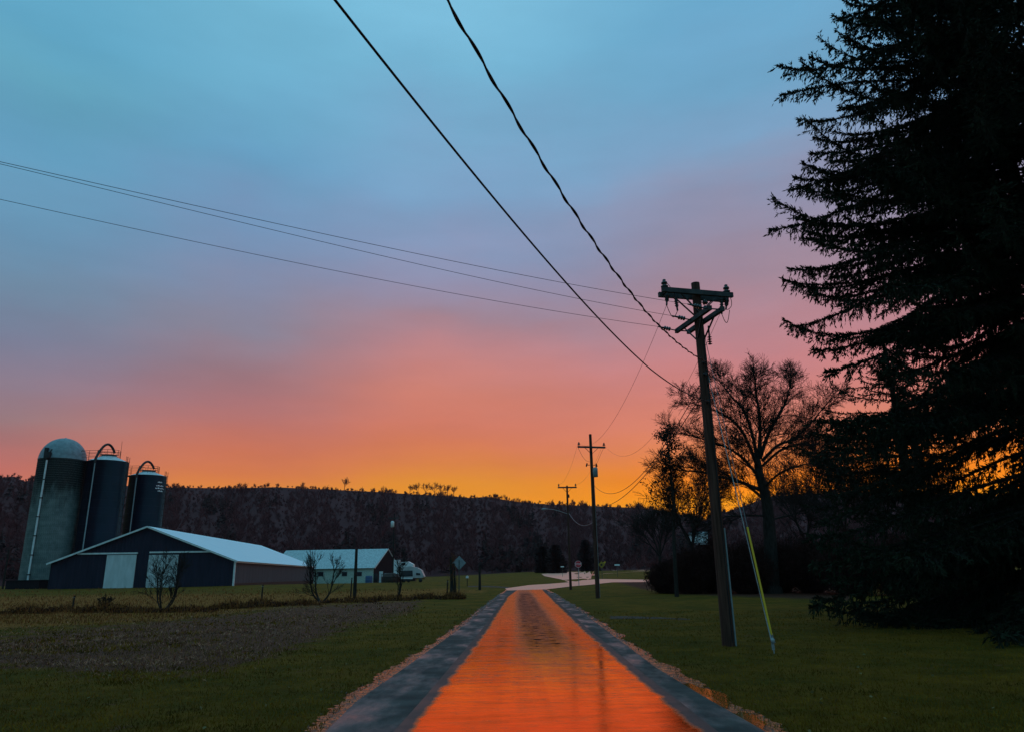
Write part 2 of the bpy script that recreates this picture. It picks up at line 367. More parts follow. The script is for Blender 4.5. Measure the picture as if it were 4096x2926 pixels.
def wet_mat(name, base, tint, metal, rough, rough2, scale=(1, 1, 1), bump=.15, patch=None, bdist=.01, edge=(1, 1, 1)):
    m = bpy.data.materials.new(name); m.use_nodes = True; t = m.node_tree; b = t.nodes['Principled BSDF']; b.inputs['Specular Tint'].default_value = (*edge, 1)
    geo = t.nodes.new('ShaderNodeNewGeometry'); mpn = t.nodes.new('ShaderNodeMapping'); mpn.inputs['Scale'].default_value = scale; t.links.new(geo.outputs['Position'], mpn.inputs[0])
    def noise(s, d=6, r=.6, src=None):
        n = t.nodes.new('ShaderNodeTexNoise'); n.inputs['Scale'].default_value = s; n.inputs['Detail'].default_value = d; n.inputs['Roughness'].default_value = r
        t.links.new((src or mpn).outputs[0 if src is None else 'Position'], n.inputs[0]); return n.outputs[0]
    def mr(f, a, b_, c, d):
        n = t.nodes.new('ShaderNodeMapRange'); t.links.new(f, n.inputs[0]); n.inputs[1].default_value = a; n.inputs[2].default_value = b_; n.inputs[3].default_value = c; n.inputs[4].default_value = d; return n.outputs[0]
    f = noise(.9)
    if patch is None or name != 'wet_red_road': t.links.new(mr(f, .35, .65, rough, rough2), b.inputs['Roughness'])
    else:
        sy = t.nodes.new('ShaderNodeSeparateXYZ'); t.links.new(geo.outputs['Position'], sy.inputs[0])
        m3 = t.nodes.new('ShaderNodeMapping'); m3.inputs['Scale'].default_value = (2.6, .06, 1); t.links.new(geo.outputs['Position'], m3.inputs[0])
        tr = t.nodes.new('ShaderNodeTexNoise'); tr.inputs['Scale'].default_value = 1.0; tr.inputs['Detail'].default_value = 4; t.links.new(m3.outputs[0], tr.inputs[0])
        def ma(op, x, y):
            n = t.nodes.new('ShaderNodeMath'); n.operation = op
            for i, v in enumerate((x, y)):
                if isinstance(v, (int, float)): n.inputs[i].default_value = v
                else: t.links.new(v, n.inputs[i])
            return n.outputs[0]
        rr0 = ma('ADD', mr(f, .35, .65, rough, rough2), mr(sy.outputs[1], 13, 40, 0, .24))
        t.links.new(ma('ADD', rr0, mr(tr.outputs[0], .4, .6, -.02, .05)), b.inputs['Roughness'])
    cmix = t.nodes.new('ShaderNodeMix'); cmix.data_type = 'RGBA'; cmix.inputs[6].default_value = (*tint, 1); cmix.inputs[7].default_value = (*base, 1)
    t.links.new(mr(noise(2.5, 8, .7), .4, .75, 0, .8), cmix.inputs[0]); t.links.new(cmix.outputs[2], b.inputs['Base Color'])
    if patch is None: b.inputs['Metallic'].default_value = metal
    else: patch(t, b, geo, noise, mr, metal)
    bp = t.nodes.new('ShaderNodeBump'); bp.inputs['Strength'].default_value = bump; bp.inputs['Distance'].default_value = bdist
    t.links.new(noise(14, 8, .75), bp.inputs['Height'])
    bp2 = t.nodes.new('ShaderNodeBump'); bp2.inputs['Strength'].default_value = bump; bp2.inputs['Distance'].default_value = .03; t.links.new(noise(2.2, 3, .5), bp2.inputs['Height']); t.links.new(bp2.outputs[0], bp.inputs['Normal'])
    t.links.new(bp.outputs[0], b.inputs['Normal'])
    return m
def lane_patch(t, b, geo, noise, mr, metal):
    """dark hill reflection painted into the colour down the middle of the far lane, with ragged cross cracks"""
    s = t.nodes.new('ShaderNodeSeparateXYZ'); t.links.new(geo.outputs['Position'], s.inputs[0])
    def m_(op, a, c=None, cl=False):
        n = t.nodes.new('ShaderNodeMath'); n.operation = op; n.use_clamp = cl
        for i, v in enumerate((a, c)):
            if v is None: continue
            if isinstance(v, (int, float)): n.inputs[i].default_value = v
            else: t.links.new(v, n.inputs[i])
        return n.outputs[0]
    u = m_('ABSOLUTE', m_('SUBTRACT', s.outputs[0], HILL_REFL_X))
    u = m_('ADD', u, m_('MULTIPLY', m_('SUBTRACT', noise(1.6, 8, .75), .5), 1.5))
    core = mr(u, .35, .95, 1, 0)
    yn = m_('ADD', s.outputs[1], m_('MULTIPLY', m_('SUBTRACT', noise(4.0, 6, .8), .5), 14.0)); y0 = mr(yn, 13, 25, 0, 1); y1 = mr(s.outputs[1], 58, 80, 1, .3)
    hill_refl = m_('MULTIPLY', m_('MULTIPLY', m_('MULTIPLY', core, y0), y1), 1.5, True)
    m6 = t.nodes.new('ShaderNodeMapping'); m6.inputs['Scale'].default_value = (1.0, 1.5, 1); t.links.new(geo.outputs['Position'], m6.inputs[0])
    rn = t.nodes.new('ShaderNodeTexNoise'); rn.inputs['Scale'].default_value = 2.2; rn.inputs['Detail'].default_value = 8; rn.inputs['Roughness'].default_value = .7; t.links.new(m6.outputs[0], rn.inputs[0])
    hill_refl = m_('MULTIPLY', hill_refl, mr(rn.outputs[0], .36, .58, .76, 1.0))
    t.links.new(mr(hill_refl, 0, 1, metal, .02), b.inputs['Metallic']); t.links.new(mr(hill_refl, 0, 1, .4, .0), b.inputs['Specular IOR Level'])
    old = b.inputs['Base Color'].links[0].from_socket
    cm = t.nodes.new('ShaderNodeMix'); cm.data_type = 'RGBA'; t.links.new(hill_refl, cm.inputs[0]); t.links.new(old, cm.inputs[6]); cm.inputs[7].default_value = (.020, .007, .009, 1)  # dark colour stands in for the hill mirrored in the wet lane
    # thin ragged cross cracks
    m5 = t.nodes.new('ShaderNodeMapping'); m5.inputs['Scale'].default_value = (.45, 2.6, 1); t.links.new(geo.outputs['Position'], m5.inputs[0])
    cn = t.nodes.new('ShaderNodeTexNoise'); cn.inputs['Scale'].default_value = 1.5; cn.inputs['Detail'].default_value = 7; cn.inputs['Roughness'].default_value = .65; t.links.new(m5.outputs[0], cn.inputs[0])
    ck = mr(m_('ABSOLUTE', m_('SUBTRACT', cn.outputs[0], .5)), .004, .018, .85, 0)
    ck = m_('MULTIPLY', ck, mr(s.outputs[1], 11, 18, .25, 1))
    # ragged sides where the shine gives way to plain damp asphalt
    at_ = t.nodes.new('ShaderNodeAttribute'); at_.attribute_name = 'edge_dist'
    eg = m_('ADD', at_.outputs['Fac'], m_('MULTIPLY', m_('SUBTRACT', noise(.9, 9, .7, geo), .5), .42)); eg = mr(eg, .16, .27, 1, 0)
    ek = m_('MAXIMUM', ck, eg)
    c5 = t.nodes.new('ShaderNodeMix'); c5.data_type = 'RGBA'; t.links.new(ek, c5.inputs[0]); t.links.new(cm.outputs[2], c5.inputs[6]); c5.inputs[7].default_value = (.040, .036, .036, 1)
    t.links.new(c5.outputs[2], b.inputs['Base Color'])
    mo = b.inputs['Metallic'].links[0].from_socket; t.links.new(m_('MULTIPLY', mo, m_('SUBTRACT', 1.0, ek)), b.inputs['Metallic'])
    ro = b.inputs['Roughness'].links[0].from_socket; t.links.new(m_('ADD', ro, m_('MULTIPLY', ek, .4)), b.inputs['Roughness'])
    so = b.inputs['Specular IOR Level'].links[0].from_socket; t.links.new(m_('MULTIPLY', so, mr(ek, 0, 1, 1, .5)), b.inputs['Specular IOR Level'])
HILL_REFL_X = float(gpx(2128, 2450)[0])
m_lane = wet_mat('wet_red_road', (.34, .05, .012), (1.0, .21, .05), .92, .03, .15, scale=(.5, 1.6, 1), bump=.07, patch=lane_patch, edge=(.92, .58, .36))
m_asph = mat('damp_asphalt', (.032, .034, .034), .62, .25, col2=(.070, .070, .066), scale=2.0, stretch=(.6, 1, 1), bump=.5, bscale=60, bdist=.01)
def gravel_patch(t, b, geo, noise, mr, metal):
    """wet stones shine, the soil between them does not"""
    k = mr(noise(7.0, 8, .8), .46, .56, 0, 1); t.links.new(mr(k, 0, 1, .0, metal), b.inputs['Metallic'])
    old = b.inputs['Base Color'].links[0].from_socket; cm = t.nodes.new('ShaderNodeMix'); cm.data_type = 'RGBA'; t.links.new(k, cm.inputs[0]); cm.inputs[6].default_value = (.05, .022, .012, 1); t.links.new(old, cm.inputs[7]); t.links.new(cm.outputs[2], b.inputs['Base Color'])
def sheen(m):
    t = m.node_tree; b = t.nodes['Principled BSDF']; g_ = t.nodes.new('ShaderNodeNewGeometry'); mp_ = t.nodes.new('ShaderNodeMapping'); mp_.inputs['Scale'].default_value = (1.1, .38, 1); mp_.inputs['Rotation'].default_value = (0, 0, .35); t.links.new(g_.outputs['Position'], mp_.inputs[0])
    n = t.nodes.new('ShaderNodeTexNoise'); n.inputs['Scale'].default_value = 1.1; n.inputs['Detail'].default_value = 6; n.inputs['Roughness'].default_value = .6; t.links.new(mp_.outputs[0], n.inputs[0])
    for nm, a_, c_ in (('Roughness', .80, .30), ('Specular IOR Level', .10, .60)):
        r = t.nodes.new('ShaderNodeMapRange'); t.links.new(n.outputs[0], r.inputs[0]); r.inputs[1].default_value = .45; r.inputs[2].default_value = .68; r.inputs[3].default_value = a_; r.inputs[4].default_value = c_; t.links.new(r.outputs[0], b.inputs[nm])
sheen(m_asph)
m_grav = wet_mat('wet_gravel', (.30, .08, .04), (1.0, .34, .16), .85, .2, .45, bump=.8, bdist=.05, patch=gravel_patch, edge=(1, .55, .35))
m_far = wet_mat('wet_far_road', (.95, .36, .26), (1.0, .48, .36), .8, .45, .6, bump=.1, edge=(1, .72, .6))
strip('road', lOL, lOR, .018, m_asph, 14)
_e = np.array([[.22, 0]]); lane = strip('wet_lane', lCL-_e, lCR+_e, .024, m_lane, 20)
_t = np.linspace(0, 1, 21)[None]; _wd = (lCR[:, 0]-lCL[:, 0]+.44)[:, None]; _ed = np.minimum(_t, 1-_t)*_wd
_a = lane.data.attributes.new('edge_dist', 'FLOAT', 'POINT'); _a.data.foreach_set('value', _ed.ravel().astype(np.float32))
_w = .85+.30*np.sin(Ys*.9)*np.sin(Ys*.43+1)+.16*np.sin(Ys*2.3+2)
gw = (np.interp(Ys, [3, 15, 40, 84], [.34, .32, .26, .22])*np.clip(_w, .25, 1.5))[:, None]*np.array([[1, 0]])
for _l, _p in ((lOL, 0), (lOR, 2)): _l[:, 0] += .035*np.sin(Ys*1.3+_p)+.02*np.sin(Ys*3.1+_p)
for _l, _p in ((lCL, 1), (lCR, 3)): _l[:, 0] += .02*np.sin(Ys*.7+_p)+.012*np.sin(Ys*2.3+_p)
rg = np.random.default_rng(5)
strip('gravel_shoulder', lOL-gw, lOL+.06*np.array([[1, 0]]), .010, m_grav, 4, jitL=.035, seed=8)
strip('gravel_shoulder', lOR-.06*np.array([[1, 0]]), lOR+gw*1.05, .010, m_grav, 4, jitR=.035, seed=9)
# junction beyond the crest and the two roads leaving it
def fan(name, top_px, bot_px, off, material, n=60):
    T = world_line(top_px, n, False); B = world_line(bot_px, n, False); return strip(name, T, B, off, material, 5)
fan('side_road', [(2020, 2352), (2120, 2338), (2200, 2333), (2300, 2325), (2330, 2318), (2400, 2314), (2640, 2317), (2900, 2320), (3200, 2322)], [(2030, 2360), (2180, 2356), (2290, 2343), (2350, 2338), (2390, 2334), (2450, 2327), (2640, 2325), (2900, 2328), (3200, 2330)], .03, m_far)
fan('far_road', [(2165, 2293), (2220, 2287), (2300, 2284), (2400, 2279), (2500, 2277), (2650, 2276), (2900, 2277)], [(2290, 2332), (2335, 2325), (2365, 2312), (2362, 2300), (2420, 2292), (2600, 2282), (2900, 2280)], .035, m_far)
m_drive = mat('driveway_gravel', (.04, .028, .02), .85, .1, col2=(.12, .08, .062), scale=3, bump=.6, bscale=40)
fan('driveway', [(2440, 2462), (2520, 2463), (2640, 2467), (2760, 2474)], [(2440, 2474), (2540, 2473), (2660, 2474), (2760, 2478)], .012, m_drive)
fan('farm_track', [(1872, 2341), (1930, 2341), (1990, 2343), (2040, 2346)], [(1872, 2346), (1930, 2346), (1990, 2348), (2040, 2352)], .02, m_drive)
# puddle in the right shoulder
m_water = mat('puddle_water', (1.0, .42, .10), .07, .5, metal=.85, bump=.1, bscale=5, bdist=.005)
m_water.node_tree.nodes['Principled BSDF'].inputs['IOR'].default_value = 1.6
def blob(name, cpx, rx, ry, off, material, seed, lobes=.25):
    c = gpx(*cpx); rg_ = np.random.default_rng(seed); n = 48; mb = MB(); pts = []
    ph = rg_.uniform(0, 6.28, 5)
    d = gpx(2900, 2830)-gpx(2700, 2700); d[2] = 0; d /= np.linalg.norm(d); e_ = np.array([-d[1], d[0], 0])
    for k in range(n):
        a_ = 2*math.pi*k/n; s = 1+lobes*(math.sin(2*a_+ph[0])*.4+math.sin(3*a_+ph[1])*.5+math.sin(5*a_+ph[2])*.4+math.sin(9*a_+ph[3])*.25)
        p = c+d*math.cos(a_)*rx*s+e_*math.sin(a_)*ry*s; pts.append((p[0], p[1], float(terr(p[0], p[1]))+off))
    mb.poly(pts); return tag(mb.build(name, material), kind='structure')
blob('puddle', (2812, 2778), 1.25, .27, .016, m_water, 4)
blob('puddle', (2985, 2885), .70, .20, .016, m_water, 6)

# ------------------------------------------------------------------ hills and far woods
ridge_px = [(-2500, 1800), (-800, 1850), (0, 1885), (60, 1880), (100, 1900), (140, 1895), (400, 1915), (650, 1925), (900, 1930), (1100, 1926), (1300, 1935), (1500, 1945), (1650, 1955), (1800, 1962), (1880, 1970), (1950, 1965), (2060, 1985), (2200, 1996), (2400, 2003), (2600, 2012), (2760, 2042), (2810, 2060), (2860, 2040), (2960, 2005), (3080, 1962), (3300, 1950), (3700, 1955), (4096, 1965), (5200, 1940), (7500, 1900)]
raz = []; rt = []
for x, y in ridge_px:
    d = ray(x, y); raz.append(math.degrees(math.atan2(d[0], d[1]))); rt.append(d[2]/math.hypot(d[0], d[1]))
HR = 700.0
def hill_z(azd, rr_):
    tr = np.interp(azd, raz, rt)*HR + CAMH - 4.5
    s = np.clip((rr_-300)/(HR-300), 0, 1); z0 = 2.0
    up = z0+(tr-z0)*(s**1.25)
    lump = 2.2*np.sin(azd*.9+rr_*.012)*np.sin(rr_*.021+azd*.35)*s*(1-s)*4
    down = np.clip((rr_-HR)/400, 0, 1)
    return up+lump-down**2*40
azs = np.linspace(-62, 62, 420); rs = np.concatenate([np.linspace(292, 700, 60), np.linspace(715, 1150, 14)])
AZ, RS = np.meshgrid(azs, rs); HZ = hill_z(AZ, RS); HZ[0] = -3
V = np.stack([RS*np.sin(np.radians(AZ)), RS*np.cos(np.radians(AZ)), HZ], -1).reshape(-1, 3)
ii = np.arange(AZ.size).reshape(AZ.shape)
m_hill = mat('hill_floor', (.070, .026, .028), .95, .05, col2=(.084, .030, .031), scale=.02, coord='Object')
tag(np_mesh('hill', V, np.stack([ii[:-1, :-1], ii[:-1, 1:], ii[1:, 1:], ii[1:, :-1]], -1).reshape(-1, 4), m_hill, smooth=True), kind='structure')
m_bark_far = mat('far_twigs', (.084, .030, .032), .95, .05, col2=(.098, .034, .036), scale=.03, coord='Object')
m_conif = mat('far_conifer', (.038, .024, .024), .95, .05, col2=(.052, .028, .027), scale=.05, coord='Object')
def woods(n, seed, azr, rr_, hts, cw, material, name, label, conifer=False, twigs=26, clus=None):
    rng = np.random.default_rng(seed); azd = rng.uniform(*azr, n); r_ = rng.uniform(*rr_, n)
    if clus is not None:
        keep = clus(azd, r_); azd = azd[keep]; r_ = r_[keep]; n = len(azd)
    X = r_*np.sin(np.radians(azd)); Y = r_*np.cos(np.radians(azd)); Z = hill_z(azd, r_)-.5
    H = rng.uniform(*hts, n)*(1 if conifer else .78+.34*np.sin(azd*2.1+.7)*np.sin(azd*.83)+.2*np.sin(azd*7.3)); B = np.stack([X, Y, Z], -1)
    if conifer:
        V = []; Fc = []
        k = 26
        t = rng.uniform(.08, 1, (n, k)); a_ = rng.uniform(0, 6.28, (n, k))
        P = B[:, None]+np.stack([np.zeros((n, k)), np.zeros((n, k)), t*H[:, None]], -1)
        D = np.stack([np.cos(a_), np.sin(a_), -.25+0*a_], -1); Ln = (1.08-t)*H[:, None]*cw+.4
        V1, F1 = blades_mesh(P.reshape(-1, 3), D.reshape(-1, 3), (Ln*.75).ravel(), Ln.ravel(), rng)
        V2, F2 = blades_mesh(B, np.tile([[0, 0, 1.0]], (n, 1)), H*.16, H*1.02, rng)
        V = np.concatenate([V1, V2]); Fc = np.concatenate([F1, F2+len(V1)])
    else:
        k = twigs
        V0, F0 = blades_mesh(B, np.stack([rng.normal(0, .04, n), rng.normal(0, .04, n), np.ones(n)], -1), .28, H*.8, rng)
        t = rng.uniform(.3, .78, (n, k)); a_ = rng.uniform(0, 6.28, (n, k)); sp = rng.uniform(.2, 1, (n, k))
        P = B[:, None]+np.stack([np.zeros((n, k)), np.zeros((n, k)), t*H[:, None]], -1)
        D = np.stack([np.cos(a_)*sp, np.sin(a_)*sp, .55+0*a_+rng.uniform(-.3, .5, (n, k))], -1)
        Ln = rng.uniform(.22, .42, (n, k))*H[:, None]*cw
        V1, F1 = blades_mesh(P.reshape(-1, 3), D.reshape(-1, 3), .30, Ln.ravel(), rng)
        V = np.concatenate([V0, V1]); Fc = np.concatenate([F0, F1+len(V0)])
    return tag(np_mesh(name, V, Fc, material), label, 'woodland', kind='stuff')
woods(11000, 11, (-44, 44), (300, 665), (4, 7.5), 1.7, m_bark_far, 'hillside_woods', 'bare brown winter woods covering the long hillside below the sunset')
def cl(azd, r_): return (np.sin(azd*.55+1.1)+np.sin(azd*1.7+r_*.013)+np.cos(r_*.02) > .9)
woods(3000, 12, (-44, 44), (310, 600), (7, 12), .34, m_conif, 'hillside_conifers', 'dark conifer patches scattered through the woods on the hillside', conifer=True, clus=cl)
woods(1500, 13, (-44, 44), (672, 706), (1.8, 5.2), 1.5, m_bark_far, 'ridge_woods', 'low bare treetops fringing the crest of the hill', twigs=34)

# ------------------------------------------------------------------ materials for things
m_wood = mat('weathered_pole', (.045, .020, .015), .85, .12, col2=(.10, .046, .034), scale=1.2, stretch=(14, 14, .8), bump=.5, bscale=9, bdist=.01)
m_arm = mat('crossarm_timber', (.040, .038, .040), .85, .2, col2=(.085, .08, .08), scale=4, bump=.4, bscale=30, bdist=.005)
m_dark = mat('dark_metal', (.012, .012, .014), .5, .4)
m_porc = mat('glazed_porcelain', (.03, .022, .02), .15, .6)
m_wire = mat('wire_black', (.010, .010, .012), .55, .3)
m_alu = mat('bare_wire', (.16, .16, .17), .45, .5, metal=.3)
m_galv = mat('galvanised', (.34, .36, .37), .5, .4, metal=.3, col2=(.22, .24, .25), scale=8)
m_grey = mat('tank_grey', (.20, .23, .24), .5, .4, col2=(.28, .31, .32), scale=5)
m_yel = mat('yellow_plastic', (.66, .40, .015), .5, .4)
m_navy = ribs(mat('navy_siding', (.020, .018, .032), .7, .15, col2=(.026, .024, .042), scale=.7, stretch=(3, 3, .4)), 2.2, 0, .03)
m_tan = ribs(mat('grey_siding', (.075, .080, .090), .8, .1, col2=(.10, .105, .115), scale=.5, stretch=(1, 3, .3)), 2.2, 1, .03)
m_roof = ribs(mat('white_metal_roof', (.56, .80, .88), .55, .3, col2=(.64, .86, .92), scale=.6, stretch=(.4, 3, 1)), 1.1, 1, .02, .3)
m_roofw = ribs(mat('old_metal_roof', (.26, .32, .33), .6, .3, col2=(.44, .52, .53), scale=1.4, stretch=(3, .7, 1)), 1.1, 0, .02, .3)
m_white = mat('white_paint', (.72, .74, .74), .6, .3, col2=(.58, .60, .59), scale=2.5)
m_door = ribs(mat('white_door', (.62, .66, .67), .6, .3, col2=(.50, .54, .54), scale=1.0, stretch=(2, 2, .5)), 1.3, 0, .02, .3)
m_door2 = ribs(mat('dirty_white_door', (.26, .27, .27), .7, .3, col2=(.62, .66, .67), scale=2.2, stretch=(2, 2, .8)), 1.3, 0, .02, .3)
m_mint = mat('mint_wall', (.36, .44, .37), .8, .2, col2=(.50, .57, .50), scale=3, bump=.3)
m_black = mat('dark_opening', (.006, .006, .008), .4, .5)
m_dkgab = mat('dark_gable_boards', (.020, .016, .018), .95, .03, col2=(.030, .023, .027), scale=3, stretch=(8, 8, .5))
m_red = mat('sign_red', (.60, .03, .05), .45, .4)
m_signw = mat('sign_white', (.75, .75, .75), .45, .4)
m_signy = mat('sign_yellow', (.30, .19, .02), .45, .4)
m_signback = mat('sign_back', (.22, .25, .27), .45, .5, metal=.4, col2=(.28, .31, .33), scale=4)
m_post = mat('sign_post_steel', (.05, .055, .05), .6, .4)
m_barrel = mat('blue_plastic', (.03, .09, .20), .5, .4)
m_rust = mat('rusty_steel', (.035, .022, .018), .8, .3, col2=(.07, .04, .03), scale=6)
m_bark = mat('dark_bark', (.020, .017, .015), .95, .1, col2=(.045, .037, .032), scale=2, stretch=(6, 6, 1), bump=.8, bscale=6, bdist=.03)
m_twig = mat('bare_twigs', (.028, .021, .018), .95, .1)
m_leaf = mat('withered_leaves', (.030, .016, .012), .9, .1)
m_needle = mat('spruce_needles', (.012, .018, .010), .85, .1, col2=(.024, .030, .015), scale=1.2)
m_weed = mat('dead_weeds', (.11, .040, .014), .95, .05, col2=(.30, .115, .035), scale=.5)
m_bramble = mat('bramble_stems', (.035, .014, .012), .95, .05, col2=(.06, .024, .020), scale=.6)
m_glass = mat('dark_glass', (.02, .025, .03), .12, .6)
m_blade = mat('grass_blades', (.060, .034, .002), .85, .1, col2=(.24, .115, .009), scale=.9, coord='Object')
m_straw = mat('dry_stalks', (.09, .036, .026), .9, .1, col2=(.50, .22, .13), scale=1.5, coord='Object')

# ------------------------------------------------------------------ farm: long machine shed
def unit(v): v = np.array(v, float); return v/np.linalg.norm(v)
C2 = at(932, 2333, 118.0); zb = 0.80; C2 = np.array([C2[0], C2[1], zb])
dp = unit([(1767-CX)/F*math.cos(0)*1.0/0.9614, 1.0, 0])       # length direction, towards its vanishing point
wd = np.array([-dp[1], dp[0], 0.0])                             # gable direction, to the left
if wd[0] > 0: wd = -wd
ze = ztop(C2, 2240)
Wd = 10.0
for _ in range(60):                                             # width from the left eave's pixel column
    p = C2+wd*Wd; p[2] = ze
    Wd += (proj(p)[0]-205)*.03
C1 = C2+wd*Wd
mid = (C1+C2)/2; 
zp = ztop(mid, 2106)
Lb = 60.0
for _ in range(60):
    p = C2+dp*Lb; p[2] = ze; Lb += (1256-proj(p)[0])*.12
Lb = max(40, min(Lb, 110))
barn = empty('machine_shed', mid+np.array([0, 0, 0]), 'long navy gabled farm shed with pale metal roof and two white sliding doors', 'shed')
UP = np.array([0, 0, 1.0])
def P3(b, w, d, z): return np.array([b[0]+wd[0]*w+dp[0]*d, b[1]+wd[1]*w+dp[1]*d, z])
lo = zb-1.6
g = MB(); g.poly([P3(C2, 0, .1, lo), P3(C2, 0, .1, ze), P3(C2, Wd/2, .1, zp), P3(C2, Wd, .1, ze), P3(C2, Wd, .1, lo)], .2, dp); g.build('gable_wall', m_navy, barn)
g = MB(); g.bar(P3(C2, .08, 0, (lo+ze)/2+.35), P3(C2, .08, Lb, (lo+ze)/2+.35), .15, ze-lo-.7); g.build('side_wall', m_tan, barn)
g = MB(); g.bar(P3(C2, .04, 0, (lo+zb+.45)/2), P3(C2, .04, Lb, (lo+zb+.45)/2), .26, zb+.45-lo); g.build('base_board', m_rust, barn)
g = MB(); g.bar(P3(C2, Wd-.08, 0, (lo+ze)/2), P3(C2, Wd-.08, Lb, (lo+ze)/2), .15, ze-lo-.02); g.build('side_wall', m_navy, barn)
g = MB(); g.poly([P3(C2, 0, Lb-.1, lo), P3(C2, 0, Lb-.1, ze), P3(C2, Wd/2, Lb-.1, zp), P3(C2, Wd, Lb-.1, ze), P3(C2, Wd, Lb-.1, lo)], .2, dp); g.build('gable_wall', m_navy, barn)
sl = unit(P3(C2, Wd/2, 0, zp)-P3(C2, 0, 0, ze)); nr_ = np.cross(dp, sl); nr_ = nr_ if nr_[2] > 0 else -nr_
g = MB()
for s_, w0 in ((1, 0), (-1, Wd)):
    a = P3(C2, w0, 0, ze); s3 = unit(P3(C2, Wd/2, 0, zp)-a); n3 = np.cross(dp, s3); n3 = n3 if n3[2] > 0 else -n3
    e0 = a-s3*.5+n3*.10; e1 = P3(C2, Wd/2, 0, zp)+n3*.10
    g.poly([e0-dp*.45, e1-dp*.45, e1+dp*(Lb+.4), e0+dp*(Lb+.4)], .10, n3)
g.build('roof', m_roof, barn)
g = MB()
for w0 in (0, Wd):
    a = P3(C2, w0, 0, ze); s3 = unit(P3(C2, Wd/2, 0, zp)-a); n3 = np.cross(dp, s3); n3 = n3 if n3[2] > 0 else -n3
    g.bar(a-s3*.5-dp*.50+n3*.04, P3(C2, Wd/2, 0, zp)-dp*.50+n3*.04, .05, .26)
g.build('rake_trim', m_white, barn)
g = MB(); g.bar(P3(C2, -.06, -.06, lo), P3(C2, -.06, -.06, ze-.1), .26, .26, wd); g.build('corner_trim', m_white, barn)
g = MB(); g.bar(P3(C2, -.30, -.3, ze-.22), P3(C2, -.30, Lb, ze-.22), .12, .14); g.build('eave_trim', m_white, barn)
def wx(px, y):
    """width coordinate on the gable plane of photo pixel column px"""
    n_ = dp; d = ray(px, y); t = ((C2-dp*.2-CAM)@n_)/(d@n_); p = CAM+d*t; return (p-C2)@wd, p[2]
for (xa, xb, yt, yb, mm, lab) in ((420, 546, 2217, 2341, m_door, None), (588, 714, 2217, 2340, m_door2, 'streaked dirty white door behind the bare tree')):
    w0, zt = wx(xa+8, yt); w1, _ = wx(xb, yt); zbm = wx(xa, yb)[1]
    g = MB(); g.box(P3(C2, (w0+w1)/2, -.09, (zt+lo)/2), (abs(w1-w0), .10, zt-lo), wd, dp, UP); o = g.build('sliding_door', mm, barn)
    if lab: o['label'] = lab
for (xa, xb, y) in ((310, 550, 2214), (598, 842, 2208)):
    w0, zt = wx(xa, y); w1, _ = wx(xb, y); g = MB(); g.box(P3(C2, (w0+w1)/2, -.14, zt+.05), (abs(w1-w0), .20, .24), wd, dp, UP); g.build('door_track', m_white, barn)

# second, lower building behind with dark right gable
DB = 199.0
B0 = at(1262, 2330, DB); zb2 = .15; B0[2] = zb2; 
B1 = at(1492, 2330, DB); B1[2] = zb2
ld = np.array([1.0, 0, 0])
ze2 = ztop(B1, 2270); 
barn2 = empty('milking_parlour', (B0+B1)/2, 'low mint-walled farm building with dull metal roof and a dark end gable', 'farm building')
pd = unit([.06, 1, 0])
RD = 12.0
Rg = B1+pd*RD*1.0; zr2 = 0
# ridge position: pixel (1548,2192) lies behind the eave
px_d = DB+RD
Rr_ = at(1550, 2193, px_d)
zr2 = Rr_[2]
xl = at(1080, 2330, DB)[0]; xr_ = B1[0]; xrr = Rr_[0]
g = MB(); g.box(((xl+xr_)/2, DB+.1, (ze2+zb2-1.5)/2), (xr_-xl, .2, ze2-zb2+1.5)); g.build('wall', m_mint, barn2)
E0 = np.array([xl, DB-.6, ze2]); E1 = np.array([xr_+.3, DB-.6, ze2+.02]); R0_ = np.array([xl, px_d, zr2]); R1_ = np.array([xrr+.2, px_d, zr2+.02])
g = MB(); n3 = np.cross(E1-E0, R1_-E1); n3 = n3 if n3[2] > 0 else -n3; g.poly([E0, E1, R1_, R0_], .12, n3)
bk_e = np.array([xrr+(xrr-xr_), px_d+12.6, ze2])
g.poly([R0_, R1_, bk_e, np.array([xl, px_d+12.6, ze2])], .12, (0, .4, 1)); g.build('roof', m_roofw, barn2)
g = MB(); G1 = np.array([xr_, DB+.3, 0]); G2 = np.array([xrr, px_d, 0]); G3 = np.array([xrr+(xrr-xr_), px_d+12, 0]); bot = zb2-1.5
gn = np.cross(G3-G1, UP)
def zz(p, z): return np.array([p[0], p[1], z])
g.poly([zz(G1, bot), zz(G1, ze2), zz(G2, zr2-.1), zz(G3, ze2), zz(G3, bot)], .2, gn); g.build('gable_wall', m_dkgab, barn2)
g = MB(); g.bar(zz(G1, ze2)+gn/np.linalg.norm(gn)*.0+np.array([.35, -.3, .0]), zz(G2, zr2)+np.array([.3, -.2, 0]), .06, .24); g.bar(zz(G2, zr2)+np.array([.3, -.2, 0]), zz(G3, ze2)+np.array([.3, -.2, 0]), .06, .12); g.build('rake_trim', m_white, barn2)
for cx_ in (1378, 1437, 1283):
    p = at(cx_, 2293, DB-.03); fr = MB(); fr.box(p, (1.5, .06, 1.2)); f_o = fr.build('window_frame', m_signback, barn2)
    q_ = MB(); q_.box(p-np.array([0, .04, 0]), (1.3, .05, 1.0)); q_.build('pane', m_glass, f_o)
g = MB(); g.box(at(1503, 2312, DB-.4), (1.0, .1, 2.6)); g.build('door', m_black, barn2)
for i_, xx in enumerate((1524, 1545, 1562)):
    p = at(xx, 2300 if i_ else 2306, DB+2.2); g = MB(); g.box(p, (1.0, .1, 1.3 if i_ else 3.0)); g.build('window' if i_ else 'door', m_white if not i_ else m_grey, barn2)

